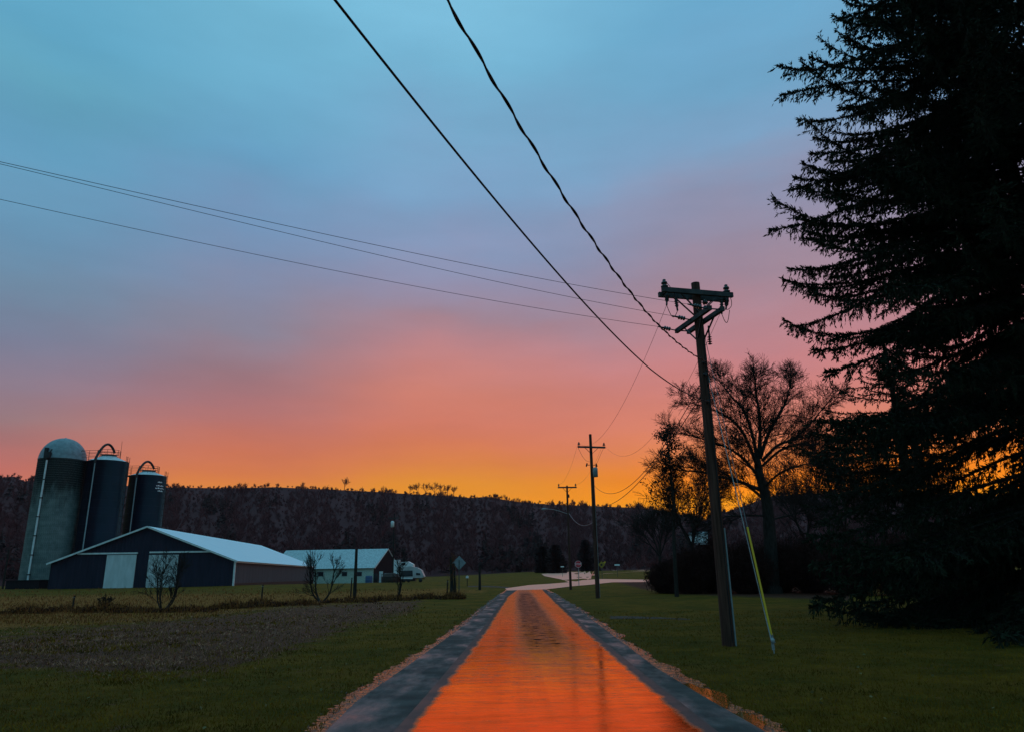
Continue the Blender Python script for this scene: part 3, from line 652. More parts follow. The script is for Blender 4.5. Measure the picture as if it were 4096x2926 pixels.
# camper trailer
m_camp = mat('camper_shell', (.50, .48, .48), .5, .4, col2=(.36, .34, .34), scale=.8)
cb = at(1655, 2331, 140.0); cb[2] = .75
camper = empty('camper_trailer', cb, 'white camper trailer with dark side window and sloping nose beside the farm building', 'camper')
k_ = 140*.965/F
def cpt(x, y, d=140.0): return at(x, y, d)
prof = [(1594, 2308), (1594, 2275), (1605, 2268), (1640, 2262), (1668, 2268), (1685, 2278), (1696, 2304), (1690, 2308), (1655, 2309)]
def extr(px_list, d0, d1, name, material, parent):
    g = MB(); A_ = [at(x, y, d0) for x, y in px_list]; off = np.array([0, d1-d0, 0]); m_ = len(A_)
    g.add(A_+[a+off for a in A_], [tuple(range(m_)), tuple(range(m_, 2*m_))[::-1]]+[(i, i+m_, (i+1) % m_+m_, (i+1) % m_) for i in range(m_)])
    return g.build(name, material, parent)
extr(prof, 139, 141.4, 'body', m_camp, camper)
extr([(1604, 2280), (1650, 2279), (1651, 2302), (1604, 2304)], 138.93, 138.99, 'window', m_glass, camper)
extr([(1664, 2288), (1680, 2290), (1682, 2298), (1664, 2298)], 138.93, 138.99, 'window', m_glass, camper)
extr([(1600, 2308), (1650, 2308), (1650, 2313), (1600, 2313)], 138.9, 139.2, 'awning_rail', m_white, camper)
for cx_ in (1616, 1634, 1682):
    for dd in (139.1, 141.0):
        p = at(cx_, 2322, dd); p[2] = float(terr(p[0], p[1]))+.34; g = MB(); g.lathe(p, [(.1, -.1), (.34, -.1), (.34, .1), (.1, .1)], 18, (0, 1, 0)); w_o = g.build('wheel', m_dark, camper)
g = MB(); a_ = at(1600, 2313, 140.2); b_ = at(1700, 2312, 140.2); g.bar(a_, b_, .9, .16); g.build('chassis', m_rust, camper)
# second trailer behind it
c2 = at(1610, 2260, 146); c2[2] = .8
trl = empty('stock_trailer', c2, 'pale roofed trailer parked close behind the white camper', 'trailer')
extr([(1570, 2300), (1572, 2238), (1596, 2236), (1600, 2262), (1604, 2246), (1632, 2243), (1652, 2254), (1655, 2300)], 144, 146.5, 'body', m_signw, trl)
extr([(1607, 2249), (1622, 2247), (1622, 2258), (1607, 2258)], 143.93, 143.99, 'vent_window', m_black, trl)
extr([(1560, 2300), (1660, 2300), (1660, 2322), (1560, 2322)], 144.3, 146.2, 'chassis', m_rust, trl)
# blue barrel, round feeder
p = at(1475, 2333, DB-3); p[2] = float(terr(p[0], p[1])); bz = p.copy()
bo = empty('plastic_tank', p, 'round blue plastic tank standing against the mint wall', 'tank')
g = MB(); g.lathe(p, [(.8, 0), (.9, .1), (.92, .4), (.89, .45), (.92, .5), (.92, 1.2), (.89, 1.25), (.92, 1.3), (.9, 1.8), (.8, 1.9)], 20); g.build('drum', m_barrel, bo)
g = MB(); g.lathe(p+np.array([0, 0, 1.901]), [(.7, 0), (.72, .05), (.1, .08)], 20); g.build('lid', m_dark, bo)
p = at(1562, 2338, 126); p[2] = float(terr(p[0], p[1]))
hf = empty('hay_feeder', p, 'dark round hay feeder on the grass in front of the gabled building', 'feeder')
g = MB(); g.lathe(p, [(1.45, .15), (1.5, .2), (1.5, .9), (1.45, .95), (1.2, 1.35), (.6, 1.6)], 26); g.build('hay_bale', m_rust, hf)
g = MB()
for z_ in (.12, .95, 1.4): g.tube([p+np.array([1.56*math.cos(t), 1.56*math.sin(t), z_]) for t in np.linspace(0, 6.283, 27)], .035, 6, False)
for t in np.linspace(0, 6.283, 17)[:-1]: g.tube([p+np.array([1.56*math.cos(t), 1.56*math.sin(t), .0]), p+np.array([1.56*math.cos(t), 1.56*math.sin(t), 1.4])], .025, 5)
g.build('ring', m_dark, hf)

# ------------------------------------------------------------------ silos
def stave_mat():
    m = mat('concrete_staves', (.12, .15, .145), .9, .15, col2=(.20, .225, .21), scale=.6, stretch=(1, 1, 1.6), bump=.3, bscale=12)
    t = m.node_tree; b = t.nodes['Principled BSDF']; co = t.nodes.new('ShaderNodeTexCoord')
    s = t.nodes.new('ShaderNodeSeparateXYZ'); t.links.new(co.outputs['Object'], s.inputs[0])
    n = t.nodes.new('ShaderNodeTexNoise'); n.inputs['Scale'].default_value = 1.0; n.inputs['Detail'].default_value = 6
    mp_ = t.nodes.new('ShaderNodeMapping'); mp_.inputs['Scale'].default_value = (1.6, 1.6, .35); t.links.new(co.outputs['Object'], mp_.inputs[0]); t.links.new(mp_.outputs[0], n.inputs[0])
    a = t.nodes.new('ShaderNodeMath'); a.operation = 'MULTIPLY_ADD'; t.links.new(n.outputs[0], a.inputs[0]); a.inputs[1].default_value = 9.0; t.links.new(s.outputs[2], a.inputs[2])
    r = t.nodes.new('ShaderNodeMapRange'); t.links.new(a.outputs[0], r.inputs[0]); r.inputs[1].default_value = SIL[0]; r.inputs[2].default_value = SIL[1]
    mx = t.nodes.new('ShaderNodeMix'); mx.data_type = 'RGBA'; t.links.new(r.outputs[0], mx.inputs[0])
    old = b.inputs['Base Color'].links[0].from_socket; t.links.new(old, mx.inputs[6]); mx.inputs[7].default_value = (.030, .032, .030, 1)
    # stave joints
    w = t.nodes.new('ShaderNodeTexBrick'); w.inputs['Scale'].default_value = 1.0; w.inputs['Mortar Size'].default_value = .03; w.inputs['Brick Width'].default_value = .3; w.inputs['Row Height'].default_value = .8
    at_ = t.nodes.new('ShaderNodeMath'); at_.operation = 'ARCTAN2'; t.links.new(s.outputs[0], at_.inputs[0]); t.links.new(s.outputs[1], at_.inputs[1])
    am = t.nodes.new('ShaderNodeMath'); am.operation = 'MULTIPLY'; am.inputs[1].default_value = 4; t.links.new(at_.outputs[0], am.inputs[0])
    cb_ = t.nodes.new('ShaderNodeCombineXYZ'); t.links.new(am.outputs[0], cb_.inputs[0]); t.links.new(s.outputs[2], cb_.inputs[1]); t.links.new(cb_.outputs[0], w.inputs[0])
    w.inputs['Color1'].default_value = (1, 1, 1, 1); w.inputs['Color2'].default_value = (.82, .82, .82, 1); w.inputs['Mortar'].default_value = (.6, .6, .6, 1)
    mm = t.nodes.new('ShaderNodeMix'); mm.data_type = 'RGBA'; mm.blend_type = 'MULTIPLY'; mm.inputs[0].default_value = 1; t.links.new(mx.outputs[2], mm.inputs[6]); t.links.new(w.outputs[0], mm.inputs[7])
    t.links.new(mm.outputs[2], b.inputs['Base Color']); return m
def silo_at(xc, ybase, D):
    p = at(xc, ybase, D); p[2] = .3; return p
# concrete one: axis passes (178,2290) low and (243,1835) high
sb = at(176, 2318, 132.0); sb[2] = .2
def lean(b, y): 
    z = ztop(b, y); return z
zt1 = ztop(sb, 1838); r1 = 84/F*(np.dot(np.array([sb[0], sb[1], zt1])-CAM, _f))
SIL = (zt1*.62+4.5, zt1*.80+4.5)
m_stave = stave_mat()
m_dome = ribs(mat('dome_panels', (.22, .28, .30), .5, .4, metal=.2, col2=(.15, .19, .21), scale=1.5), .4, 0, .02, .2)
s1 = empty('concrete_silo', sb, 'tall grey concrete stave silo with round metal dome and dark stained top', 'silo')
g = MB(); g.lathe(sb-np.array([0, 0, 1]), [(r1, 0), (r1, zt1-sb[2]+1)], 48); g.build('wall', m_stave, s1)
c_ = np.array([sb[0], sb[1], zt1]); g = MB(); hd = ztop(sb, 1752)-zt1
g.lathe(c_, [(r1*1.015, -.12), (r1*1.015, .05)]+[(r1*math.cos(t), hd*math.sin(t)) for t in np.linspace(.05, 1.35, 12)]+[(.25, hd*.99), (.12, hd*1.03)], 24); g.build('dome', m_dome, s1)
g = MB()
for z_ in np.arange(sb[2]+.4, zt1-.2, .4): g.tube([np.array([sb[0]+(r1+.015)*math.cos(t), sb[1]+(r1+.015)*math.sin(t), z_]) for t in np.linspace(0, 6.2832, 41)], .006, 4, False)
g.build('hoops', m_galv, s1)
ca = -1.57-1.02
def ring(b, r_, a_, z_): return np.array([b[0]+r_*math.cos(a_), b[1]+r_*math.sin(a_), z_])
a1 = math.atan2(-sb[1], -sb[0])-.62
g = MB(); g.tube([ring(sb, r1+.22, a1, sb[2]+1.6), ring(sb, r1+.22, a1, zt1-.6)], .15, 10); g.build('fill_pipe', m_white, s1)
for z_ in np.linspace(sb[2]+3, zt1-4, 6): g = MB(); g.box(ring(sb, r1+.2, a1, z_), (.5, .5, .16)); g.build('pipe_bracket', m_dark, s1)
g = MB(); p = ring(sb, r1+.15, a1, zt1+.3); g.box(p, (1.0, .8, 1.0)); g.box(p+np.array([-.5, .2, .9]), (.5, .5, .9)); g.tube([ring(sb, r1+.2, a1, zt1-.6), p, p+np.array([.3, .5, 1.1])], .16, 8); g.build('filler_head', m_dark, s1)
g = MB(); g.box(sb+np.array([.2, -r1-.9, .7]), (r1*1.45, 2.4, 2.6)); g.box(sb+np.array([.2, -r1-.9, 2.05]), (r1*1.55, 2.7, .1)); g.build('feed_room', m_dkgab, s1)

m_blue = mat('blue_enamel', (.006, .008, .018), .34, .28, col2=(.009, .011, .026), scale=.5)
m_deck = mat('silo_roof_white', (.62, .70, .72), .4, .5, col2=(.48, .55, .57), scale=1.2)
def harvest(xc, yb, D, yt, ycone, wpx, label, seed):
    b = at(xc, yb, D); b[2] = .3; zt = ztop(b, yt); r_ = wpx/2/F*(np.dot(np.array([b[0], b[1], zt])-CAM, _f)); zcn = ztop(b, ycone)
    s = empty('steel_silo', b, label, 'silo', 'blue steel silos behind the long shed')
    g = MB(); pr = [(r_, -.8)]; z_ = 1.4
    while z_ < zt-b[2]-.2: z_ += 1.42
    pr += [(r_, zt-b[2]), (r_+.05, zt-b[2]+.02)]; g.lathe(b, pr, 56)
    for zq in np.arange(1.4, zt-b[2]-.3, 1.42): g.tube([np.array([b[0]+(r_+.004)*math.cos(t), b[1]+(r_+.004)*math.sin(t), b[2]+zq]) for t in np.linspace(0, 6.2832, 57)], .018, 4, False)
    g.build('tank', m_blue, s)
    T = np.array([b[0], b[1], zt]); hc = zcn-zt
    g = MB(); g.lathe(T, [(r_*1.0, .05), (r_*.97, .12), (r_*.40, hc), (r_*.38, hc+.05)], 32); g.build('roof', m_deck, s)
    g = MB(); g.lathe(T, [(r_*.37, hc+.05), (r_*.37, hc+.35), (r_*.30, hc+.40)], 24); g.build('roof_hatch', m_dark, s)
    rr2 = r_*.55
    def rail(g, cx0, rr3, z0, hh, n, t0, t1, rad_=.035):
        ts = np.linspace(t0, t1, n)
        for q_ in (hh*.35, hh*.68, hh): g.tube([ring(cx0, rr3, t, z0+q_) for t in ts], rad_, 5, False)
        for t in ts: g.tube([ring(cx0, rr3, t, z0), ring(cx0, rr3, t, z0+hh)], rad_, 5)
    g = MB(); rail(g, T, rr2, zt+hc*.75, 1.15+hc*.25, 13, -3.3, 2.9)
    g.build('guard_rail', m_rust, s)
    # side platform at the left shoulder
    pc = np.array([b[0]-r_*.66, b[1]-r_*.35, zt]); g = MB(); g.box(pc, (r_*.85, r_*.7, .10)); g.build('platform', m_dark, s)
    g = MB()
    x0, x1, y0, y1 = pc[0]-r_*.42, pc[0]+r_*.42, pc[1]-r_*.35, pc[1]+r_*.35
    for (xx, yy) in ((x0, y0), ((x0+x1)/2, y0), (x1, y0), (x0, y1), ((x0+x1)/2, y1)): g.tube([(xx, yy, zt), (xx, yy, zt+1.9)], .035, 5)
    for h_ in (.7, 1.3, 1.9):
        g.tube([(x1, y0, zt+h_), (x0, y0, zt+h_), (x0, y1, zt+h_), (x1, y1, zt+h_)], .035, 5)
    g.build('platform_rail', m_rust, s)
    # blower pipe: up the wall, goose neck over the roof
    ap = math.atan2(-b[1], -b[0])-.60; pb = ring(b, r_+.18, ap, b[2]); pt_ = ring(b, r_+.18, ap, zt+.2)
    g = MB(); g.tube([pb, pt_], .11, 10); g.build('fill_pipe', m_grey, s)
    cn = T+np.array([r_*.28, 0, hc+.7]); top_ = hc+GN[seed]
    arc = []
    for t in np.linspace(0, 1, 14):
        x_ = pt_[:2]*(1-t)+cn[:2]*t; zz_ = pt_[2]*(1-t)+cn[2]*t+GN[seed]*math.sin(math.pi*min(1, t*1.0))**.8; arc.append((x_[0], x_[1], zz_))
    g = MB(); g.tube([pt_-np.array([0, 0, .8])]+[np.array(a) for a in arc], .22, 10); g.build('goose_neck', m_dark, s)
    # ladder cage on the right flank
    al = -.12; g = MB()
    for dx in (-.22, .22):
        g.tube([ring(b, r_+.25, al+dx/r_, b[2]+2), ring(b, r_+.25, al+dx/r_, zt+1.0)], .035, 5)
    for z_ in np.arange(b[2]+2, zt+.9, .45): g.tube([ring(b, r_+.25, al-.22/r_, z_), ring(b, r_+.25, al+.22/r_, z_)], .022, 4)
    for z_ in np.arange(b[2]+4, zt+.9, 1.1):
        cc = ring(b, r_+.35, al, z_); g.tube([cc+np.array([.42*math.cos(t), .42*math.sin(t), 0]) for t in np.linspace(-2.2, 2.2, 9)], .025, 4, False)
    for t in (-1.2, 0, 1.2):
        g.tube([ring(b, r_+.35, al, b[2]+4)+np.array([.42*math.cos(t), .42*math.sin(t), 0]), ring(b, r_+.35, al, zt+.8)+np.array([.42*math.cos(t), .42*math.sin(t), 0])], .025, 4)
    g.build('ladder_cage', m_rust, s)
    return s, b, r_, zt, T, hc
GN = {1: 2.1, 2: 1.9}
h1, hb1, hr1, hz1, hT1, hc1 = harvest(368, 2318, 134.0, 1848, 1826, 150, 'dark blue steel silo in the middle, tall goose-neck pipe over its white roof', 1)
g = MB(); g.tube([hT1+np.array([hr1*.62, 0, .8]), hT1+np.array([hr1*.6, 0, 3.9])], .03, 5); g.build('lightning_rod', m_rust, h1)
h2, hb2, hr2, hz2, hT2, hc2 = harvest(543, 2318, 146.0, 1905, 1888, 136, 'shorter dark blue steel silo on the right with pale lettering near its rim', 2)
for z_, w_, a0 in ((-1.3, .9, -.55), (-2.0, 1.5, -.62), (-2.5, 1.9, -.66), (-3.0, 1.1, -.50)):
    g = MB()
    for j in range(5):
        t0 = a0+j*w_*.05*1.4; pA = ring(hb2, hr2+.04, t0, hz2+z_); pB = ring(hb2, hr2+.04, t0+w_*.05, hz2+z_+.05*((j % 2)*2-1))
        g.bar(pA, pB, .03, .26 if j % 2 else .16)
    g.build('lettering', m_signw, h2)

# ------------------------------------------------------------------ utility poles
def ins(mbp, p, s=1.0, ax=(0, 0, 1)):
    mbp.lathe(p, [(.02*s, 0), (.02*s, .06*s), (.085*s, .07*s), (.09*s, .10*s), (.045*s, .13*s), (.045*s, .15*s), (.075*s, .16*s), (.07*s, .20*s), (.03*s, .23*s), (.045*s, .25*s), (.03*s, .27*s)], 12, ax)
pb0 = gpx(2914, 2582); zt0 = ztop(pb0, 1133)
dist0 = np.dot(np.array([pb0[0], pb0[1], 6])-CAM, _f)
U = unit([math.cos(R(14)), math.sin(R(14)), 0]); Vv = np.array([-U[1], U[0], 0])
pole = empty('utility_pole', pb0, 'big near wooden utility pole with double crossarm, tilted braces and hanging fuses', 'utility pole', 'wooden utility poles along the right of the road')
ax0 = lambda z: np.array([pb0[0], pb0[1], z])
rt0, rb0 = .125, .165
g = MB(); zs = np.linspace(pb0[2]-.3, zt0, 12); g.tube([ax0(z) for z in zs], [rb0+(rt0-rb0)*(z-zs[0])/(zs[-1]-zs[0]) for z in zs], 18); g.build('shaft', m_wood, pole)
ztA = ztop(pb0, 1180)
for s_ in (-1, 1):
    c = ax0(ztA)+Vv*s_*.20+U*(.04*s_)-U*.02
    g = MB(); g.box(c, (2.30, .10, .145), U, Vv, UP); g.build('crossarm', m_arm, pole)
for s_ in (-1, 1):
    for t_ in (-1, 1):
        g = MB(); g.bar(ax0(ztA-.05)+Vv*s_*.20+U*t_*.62, ax0(ztA-.62)+Vv*s_*.14+U*t_*.03, .045, .03); g.build('brace', m_dark, pole)
for t_, px_ in ((-1, 2650), (1, 2918)):
    p = ax0(ztA+.075)+U*t_*1.02+Vv*.0
    g = MB(); g.box(ax0(ztA)+U*t_*1.02, (.06, .42, .04), U, Vv, UP); g.build('spacer_bolt', m_dark, pole)
    g = MB(); ins(g, p+U*.0, 1.25); g.build('insulator', m_porc, pole)
# double side arms running away from the camera
zB = ztop(pb0, 1282)
for s_ in (-1, 1):
    c = ax0(zB)+U*s_*.20
    g = MB(); g.box(c, (.10, 2.15, .13), U, Vv, UP); g.build('side_arm', m_arm, pole)
for t_ in (-.98, 0, .98):
    st = ax0(zB)-U*.27+Vv*t_
    g = MB(); g.bar(ax0(zB)+U*.3+Vv*t_, ax0(zB)-U*.3+Vv*t_, .03, .03); g.build('through_bolt', m_dark, pole)
    g = MB(); wdir = unit([-math.cos(R(20)), -math.sin(R(20)), .1])
    g.tube([st, st+wdir*.2], .018, 6)
    for q_ in (.22, .30, .38): g.lathe(st+wdir*q_, [(.02, -.03), (.065, -.01), (.065, .01), (.02, .03)], 12, wdir)
    g.tube([st+wdir*.40, st+wdir*.62], [.03, .018], 6); g.build('strain_insulator', m_porc, pole)
for t_ in (-1, 1):
    g = MB(); g.bar(ax0(zB-.02)+U*.2+Vv*t_*.6, ax0(zB-.6)+U*.10+Vv*t_*.03, .04, .03); g.bar(ax0(zB-.02)-U*.2+Vv*t_*.6, ax0(zB-.6)-U*.10+Vv*t_*.03, .04, .03); g.build('brace', m_dark, pole)
# fuse cutouts and arresters hanging under the crossarm
def cutout(t_, v_, L_, tilt):
    a = ax0(ztA-.07)+U*t_+Vv*v_; d = unit(np.array([0, 0, -1.0])+U*tilt)
    g = MB(); g.tube([a, a+d*.08], .03, 6); g.tube([a+d*.08, a+d*(.08+L_)], .042, 8)
    for q_ in np.linspace(.12, .04+L_, 5): g.lathe(a+d*q_, [(.03, -.015), (.065, 0), (.03, .015)], 10, d)
    g.tube([a+d*(.08+L_), a+d*(.20+L_)], .028, 6); g.build('fuse_cutout', m_dark, pole); return a+d*(.20+L_)
e1 = cutout(-1.05, -.20, .22, -.12); e2 = cutout(-.80, -.20, .36, .06); e3 = cutout(.72, -.20, .36, -.1); e4 = cutout(.90, -.20, .22, -.2)
def loop(a, b, sag, r_=.010, n=14, bulge=None):
    g = MB(); pts = []
    for t in np.linspace(0, 1, n):
        p = a*(1-t)+b*t; p = p+np.array([0, 0, -sag*math.sin(math.pi*t)])
        if bulge is not None: p = p+bulge*math.sin(math.pi*t)
        pts.append(p)
    g.tube(pts, r_, 6, False); return g
loop(e1, e2, .28).build('jumper', m_wire, pole); loop(e3, e4+U*.12, .34).build('jumper', m_wire, pole)
loop(ax0(ztA+.36)-U*1.02, ax0(ztA-.05)-U*.85-Vv*.2, -.05).build('jumper', m_wire, pole)
loop(ax0(ztA+.36)+U*1.02, e4+U*.05, .15, bulge=U*.15).build('jumper', m_wire, pole)
for k_, (zz_, s_) in enumerate(((ztA-.22, 1), (ztA-.40, 1))):
    g = MB(); g.tube([ax0(zz_)+U*.1, ax0(zz_)+U*.22], .02, 6); g.lathe(ax0(zz_)+U*.2, [(.02, 0), (.08, .02), (.08, .05), (.03, .08), (.07, .1), (.03, .15)], 12, U); g.build('spool_insulator', m_porc, pole)
# arrester on the right flank and ground wire down the pole
g = MB(); a = ax0(zB-.15)+U*.30; g.tube([a, a-UP*.55], .025, 6)
for q_ in (.35, .42, .49, .56): g.lathe(a-UP*q_, [(.03, -.02), (.07, 0), (.03, .02)], 10)
g.build('arrester', m_dark, pole)
g = MB(); g.tube([ax0(zB-.6)-Vv*(rt0+.02)+U*.03, ax0(pb0[2]+.1)-Vv*(rb0+.01)+U*.03], .012, 5); g.build('ground_wire', m_wire, pole)
g = MB(); g.tube([ax0(pb0[2])+U*(rb0+.03)-Vv*.04, ax0(ztop(pb0, 2110))+U*(rb0+.01)-Vv*.04], .028, 8); g.build('conduit', m_grey, pole)
zs1 = ztop(pb0, 1455); zs2 = ztop(pb0, 1610)
for zq in (zs1, zs1-.35, zs2):
    g = MB(); g.lathe(ax0(zq)-Vv*(rt0+.02)-U*.06, [(.02, 0), (.05, .02), (.03, .06), (.05, .1)], 10, -Vv); g.build('service_clamp', m_dark, pole)

# marker stake left of the pole
p = gpx(2878, 2400); zt_ = ztop(p, 2285)
mk = empty('marker_stake', p, 'thin pale-topped marker stake just left of the big utility pole', 'stake')
g = MB(); g.tube([p, np.array([p[0], p[1], zt_-.1])], .02, 6); g.build('rod', m_galv, mk)
g = MB(); g.lathe((p[0], p[1], zt_-.1), [(.05, 0), (.06, .05), (.06, .15), (.03, .2)], 10); g.build('cap', m_signw, mk)

def simple_pole(xb, yb, yt, army, armw, label, r_=.13, D=None, extra=None, group='wooden utility poles along the right of the road', yaw=14, mw=None):
    b = gpx(xb, yb) if D is None else np.array([*at(xb, yb, D)[:2], 0]); b[2] = gz(b)
    zt = ztop(b, yt); p = empty('utility_pole', b, label, 'utility pole', group)
    g = MB(); zs = np.linspace(b[2]-.3, zt, 8); g.tube([(b[0], b[1], z) for z in zs], np.linspace(r_*1.25, r_*.85, 8), 12); g.build('shaft', mw or m_wood, p)
    u = unit([math.cos(R(yaw)), math.sin(R(yaw)), 0]); v = np.array([-u[1], u[0], 0])
    za = None
    if army:
        za = ztop(b, army); c = np.array([b[0], b[1], za])-v*(r_+.05)
        g = MB(); g.box(c, (armw, .11, .14), u, v, UP); g.build('crossarm', m_arm, p)
        for t_ in (-1, 1):
            g = MB(); g.bar(c+u*t_*armw*.24-UP*.05, np.array([b[0], b[1], za-.55])-v*.1, .04, .03); g.build('brace', m_dark, p)
            g = MB(); ins(g, c+u*t_*(armw/2-.1)+UP*.07, 1.2); g.build('insulator', m_porc, p)
    return p, b, zt, u, v, za
p2, b2, zt2, u2, v2, za2 = simple_pole(2391, 2390, 1735, 1788, 2.35, 'middle-distance utility pole with single crossarm and grey transformer can', .13)
zT = ztop(b2, 1890); c = np.array([b2[0], b2[1], zT-.02])+u2*.16-v2*.34
g = MB(); g.lathe(c-UP*.33, [(.16, 0), (.2, .02), (.2, .66), (.17, .72), (.1, .76)], 20); g.build('transformer', m_grey, p2)
g = MB(); g.lathe(c+UP*.40+u2*.1, [(.03, 0), (.06, .03), (.03, .08), (.06, .12), (.03, .2), (.05, .24)], 10); g.build('bushing', m_porc, p2)
for s_ in (-1, 1):
    a = np.array([b2[0], b2[1], ztop(b2, 1858)])+u2*s_*.16; g = MB(); g.tube([a, a+u2*s_*.22], .03, 6); g.tube([a+u2*s_*.22+UP*.14, a+u2*s_*.30-UP*.12], .06, 8); g.build('fuse_cutout', m_dark, p2)
loop(np.array([b2[0], b2[1], za2])-u2*1.1, np.array([b2[0], b2[1], ztop(b2, 1845)])-u2*.1, .35, .012).build('jumper', m_wire, p2)
loop(np.array([b2[0], b2[1], za2])+u2*1.1, np.array([b2[0], b2[1], ztop(b2, 1875)])+u2*.2, .0, .010).build('jumper', m_wire, p2)
g = MB(); g.tube([np.array([b2[0], b2[1], 0])+u2*.17-v2*.05+UP*.1, np.array([b2[0], b2[1], ztop(b2, 1905)])+u2*.13-v2*.05], .022, 6); g.build('conduit', m_galv, p2)
p3, b3, zt3, u3, v3, za3 = simple_pole(2283, 2357, 1940, 1948, 2.0, 'farthest roadside utility pole with crossarm and curved street-lamp arm', .11, yaw=4)
zl = ztop(b3, 2048); la = [np.array([b3[0], b3[1], ztop(b3, 2054)]), at(2240, 2042, b3[1]-.6), at(2210, 2035, b3[1]-1.4), at(2185, 2033, b3[1]-2.0)]
g = MB(); g.tube(la, [.035]*4, 8); g.build('lamp_arm', m_galv, p3)
g = MB(); a = la[-1]; b_ = at(2166, 2035, b3[1]-2.4); dd = b_-a; g.tube([a, a+dd*.3, a+dd*.8, b_], [.05, .10, .10, .04], 10); g.build('lamp_head', m_galv, p3)
g = MB(); g.tube([np.array([b3[0], b3[1], ztop(b3, 1975)])+u3*.12, np.array([b3[0], b3[1], ztop(b3, 1988)])+u3*.16], .09, 8); g.build('insulator', m_porc, p3)

# farm poles, left of the road
p4, b4, zt4, u4, v4, za4 = simple_pole(1570, 2333, 2052, 2070, 2.2, 'farm utility pole with small white transformer above the dark gable', .12, D=135, group='thin dark poles around the farm', mw=m_bark, yaw=-20)
c = np.array([b4[0], b4[1], ztop(b4, 2094)])+np.array([-.25, -.35, 0]); g = MB(); g.lathe(c-UP*.55, [(.2, 0), (.32, .05), (.32, .9), (.22, 1.05), (.1, 1.1)], 16); g.build('transformer', m_white, p4)
p5, b5, zt5, *_ = simple_pole(1418, 2390, 2192, None, 0, 'straight dark pole standing in front of the dull metal roof', .13, D=62, group='thin dark poles around the farm', mw=m_bark)
p6, b6, zt6, *_ = simple_pole(1919, 2345, 2262, None, 0, 'short dark pole beside the mailbox, right of the diamond sign', .13, D=84, group='thin dark poles around the farm', mw=m_bark)
p7, b7, zt7, *_ = simple_pole(14, 2330, 2195, None, 0, 'dim pole at the far left edge beyond the concrete silo', .16, D=150, group='thin dark poles around the farm', mw=m_bark)

# fence posts in the ditch line
for i_, (x, y, yt, lab) in enumerate(((1402, 2392, 2308, 'taller grey fence post close left of the straight dark pole'), (1045, 2400, 2336, 'lone thin fence post in the weeds left of the forked tree'), (290, 2425, 2380, 'short fence post in the weeds below the shed\'s left corner'), (1788, 2385, 2318, 'low leaning fence post left of the ivy-wrapped stump'))):
    p = gpx(x, y); o = empty('fence_post', p, lab, 'post', 'old fence posts along the ditch')
    g = MB(); zt_ = ztop(p, yt); g.tube([p-UP*.2, np.array([p[0]+.03, p[1], (p[2]+zt_)/2]), np.array([p[0]+.05, p[1], zt_])], [.07, .065, .06], 8); g.build('stake', m_bark, o)
    g = MB(); g.tube([np.array([p[0]-.09, p[1]-.08, zt_-.15]), np.array([p[0]+.14, p[1]-.08, zt_-.13])], .012, 5); g.build('wire_staple', m_galv, o)

# ------------------------------------------------------------------ signs, mailbox
def rrect(c, ax, az_, w, h, n=None): return [c-ax*w/2-az_*h/2, c+ax*w/2-az_*h/2, c+ax*w/2+az_*h/2, c-ax*w/2+az_*h/2]
def ngon(c, ax, az_, r_, n, rot): return [c+ax*r_*math.cos(rot+2*math.pi*k/n)+az_*r_*math.sin(rot+2*math.pi*k/n) for k in range(n)]
X3 = np.array([1.0, 0, 0]); YN = np.array([0, -1.0, 0])
b = gpx(1836, 2386); zc_ = ztop(b, 2249); s = empty('diamond_sign', b, 'diamond road sign seen from its bare grey back, near the left verge', 'road sign')
g = MB(); g.box((b[0], b[1], (b[2]+zc_+.25)/2), (.08, .05, zc_+.25-b[2])); g.build('post', m_post, s)
hs = 51/2/F*np.dot(np.array([b[0], b[1], zc_])-CAM, _f)
g = MB(); g.poly(ngon(np.array([b[0], b[1]+.045, zc_]), X3, UP, hs*1.08, 4, 0), .012, (0, 1, 0)); g.build('sign_plate', m_signback, s)
for q_ in (-.22, .22): g = MB(); g.lathe((b[0], b[1]-.026, zc_+q_), [(.02, 0), (.02, .012)], 8, (0, -1, 0)); g.build('bolt', m_galv, s)
b = gpx(2316, 2340); zc_ = ztop(b, 2254); s = empty('stop_sign', b, 'small red octagonal STOP sign at the junction between two poles', 'road sign')
g = MB(); g.tube([b-UP*.2, np.array([b[0], b[1], zc_+.3])], .04, 8); g.build('post', m_red if False else m_galv, s)
rs_ = .41; fc = np.array([b[0], b[1]-.06, zc_])
g = MB(); g.poly(ngon(fc, X3, UP, rs_*1.04, 8, math.pi/8), .01, (0, 1, 0)); g.build('sign_border', m_signw, s)
g = MB(); g.poly(ngon(fc+YN*.009, X3, UP, rs_*.96, 8, math.pi/8), .01, (0, 1, 0)); g.build('sign_face', m_red, s)
def text_obj(txt, c, size, material, parent, name='lettering'):
    cu = bpy.data.curves.new('t', 'FONT'); cu.body = txt; cu.size = size; cu.align_x = 'CENTER'; cu.align_y = 'CENTER'; cu.extrude = .002; cu.offset = size*.012
    tmp = bpy.data.objects.new('t', cu); COL.objects.link(tmp); dg = bpy.context.evaluated_depsgraph_get(); me = bpy.data.meshes.new_from_object(tmp.evaluated_get(dg)); bpy.data.objects.remove(tmp)
    me.transform(Matrix.Rotation(math.pi/2, 4, 'X')); o = bpy.data.objects.new(name, me); COL.objects.link(o); me.materials.clear(); me.materials.append(material); o.parent = parent
    o.location = Vector(tuple(map(float, c)))-wloc(parent); return o
text_obj('STOP', fc+YN*.018, .30, m_signw, s)
b = on(2408, 132); zc_ = ztop(b, 2256); s = empty('warning_sign', b, 'small yellow diamond warning sign with arrow beyond the stop sign', 'road sign')
g = MB(); g.tube([b-UP*.2, np.array([b[0], b[1], zc_+.3])], .04, 6); g.build('post', m_post, s)
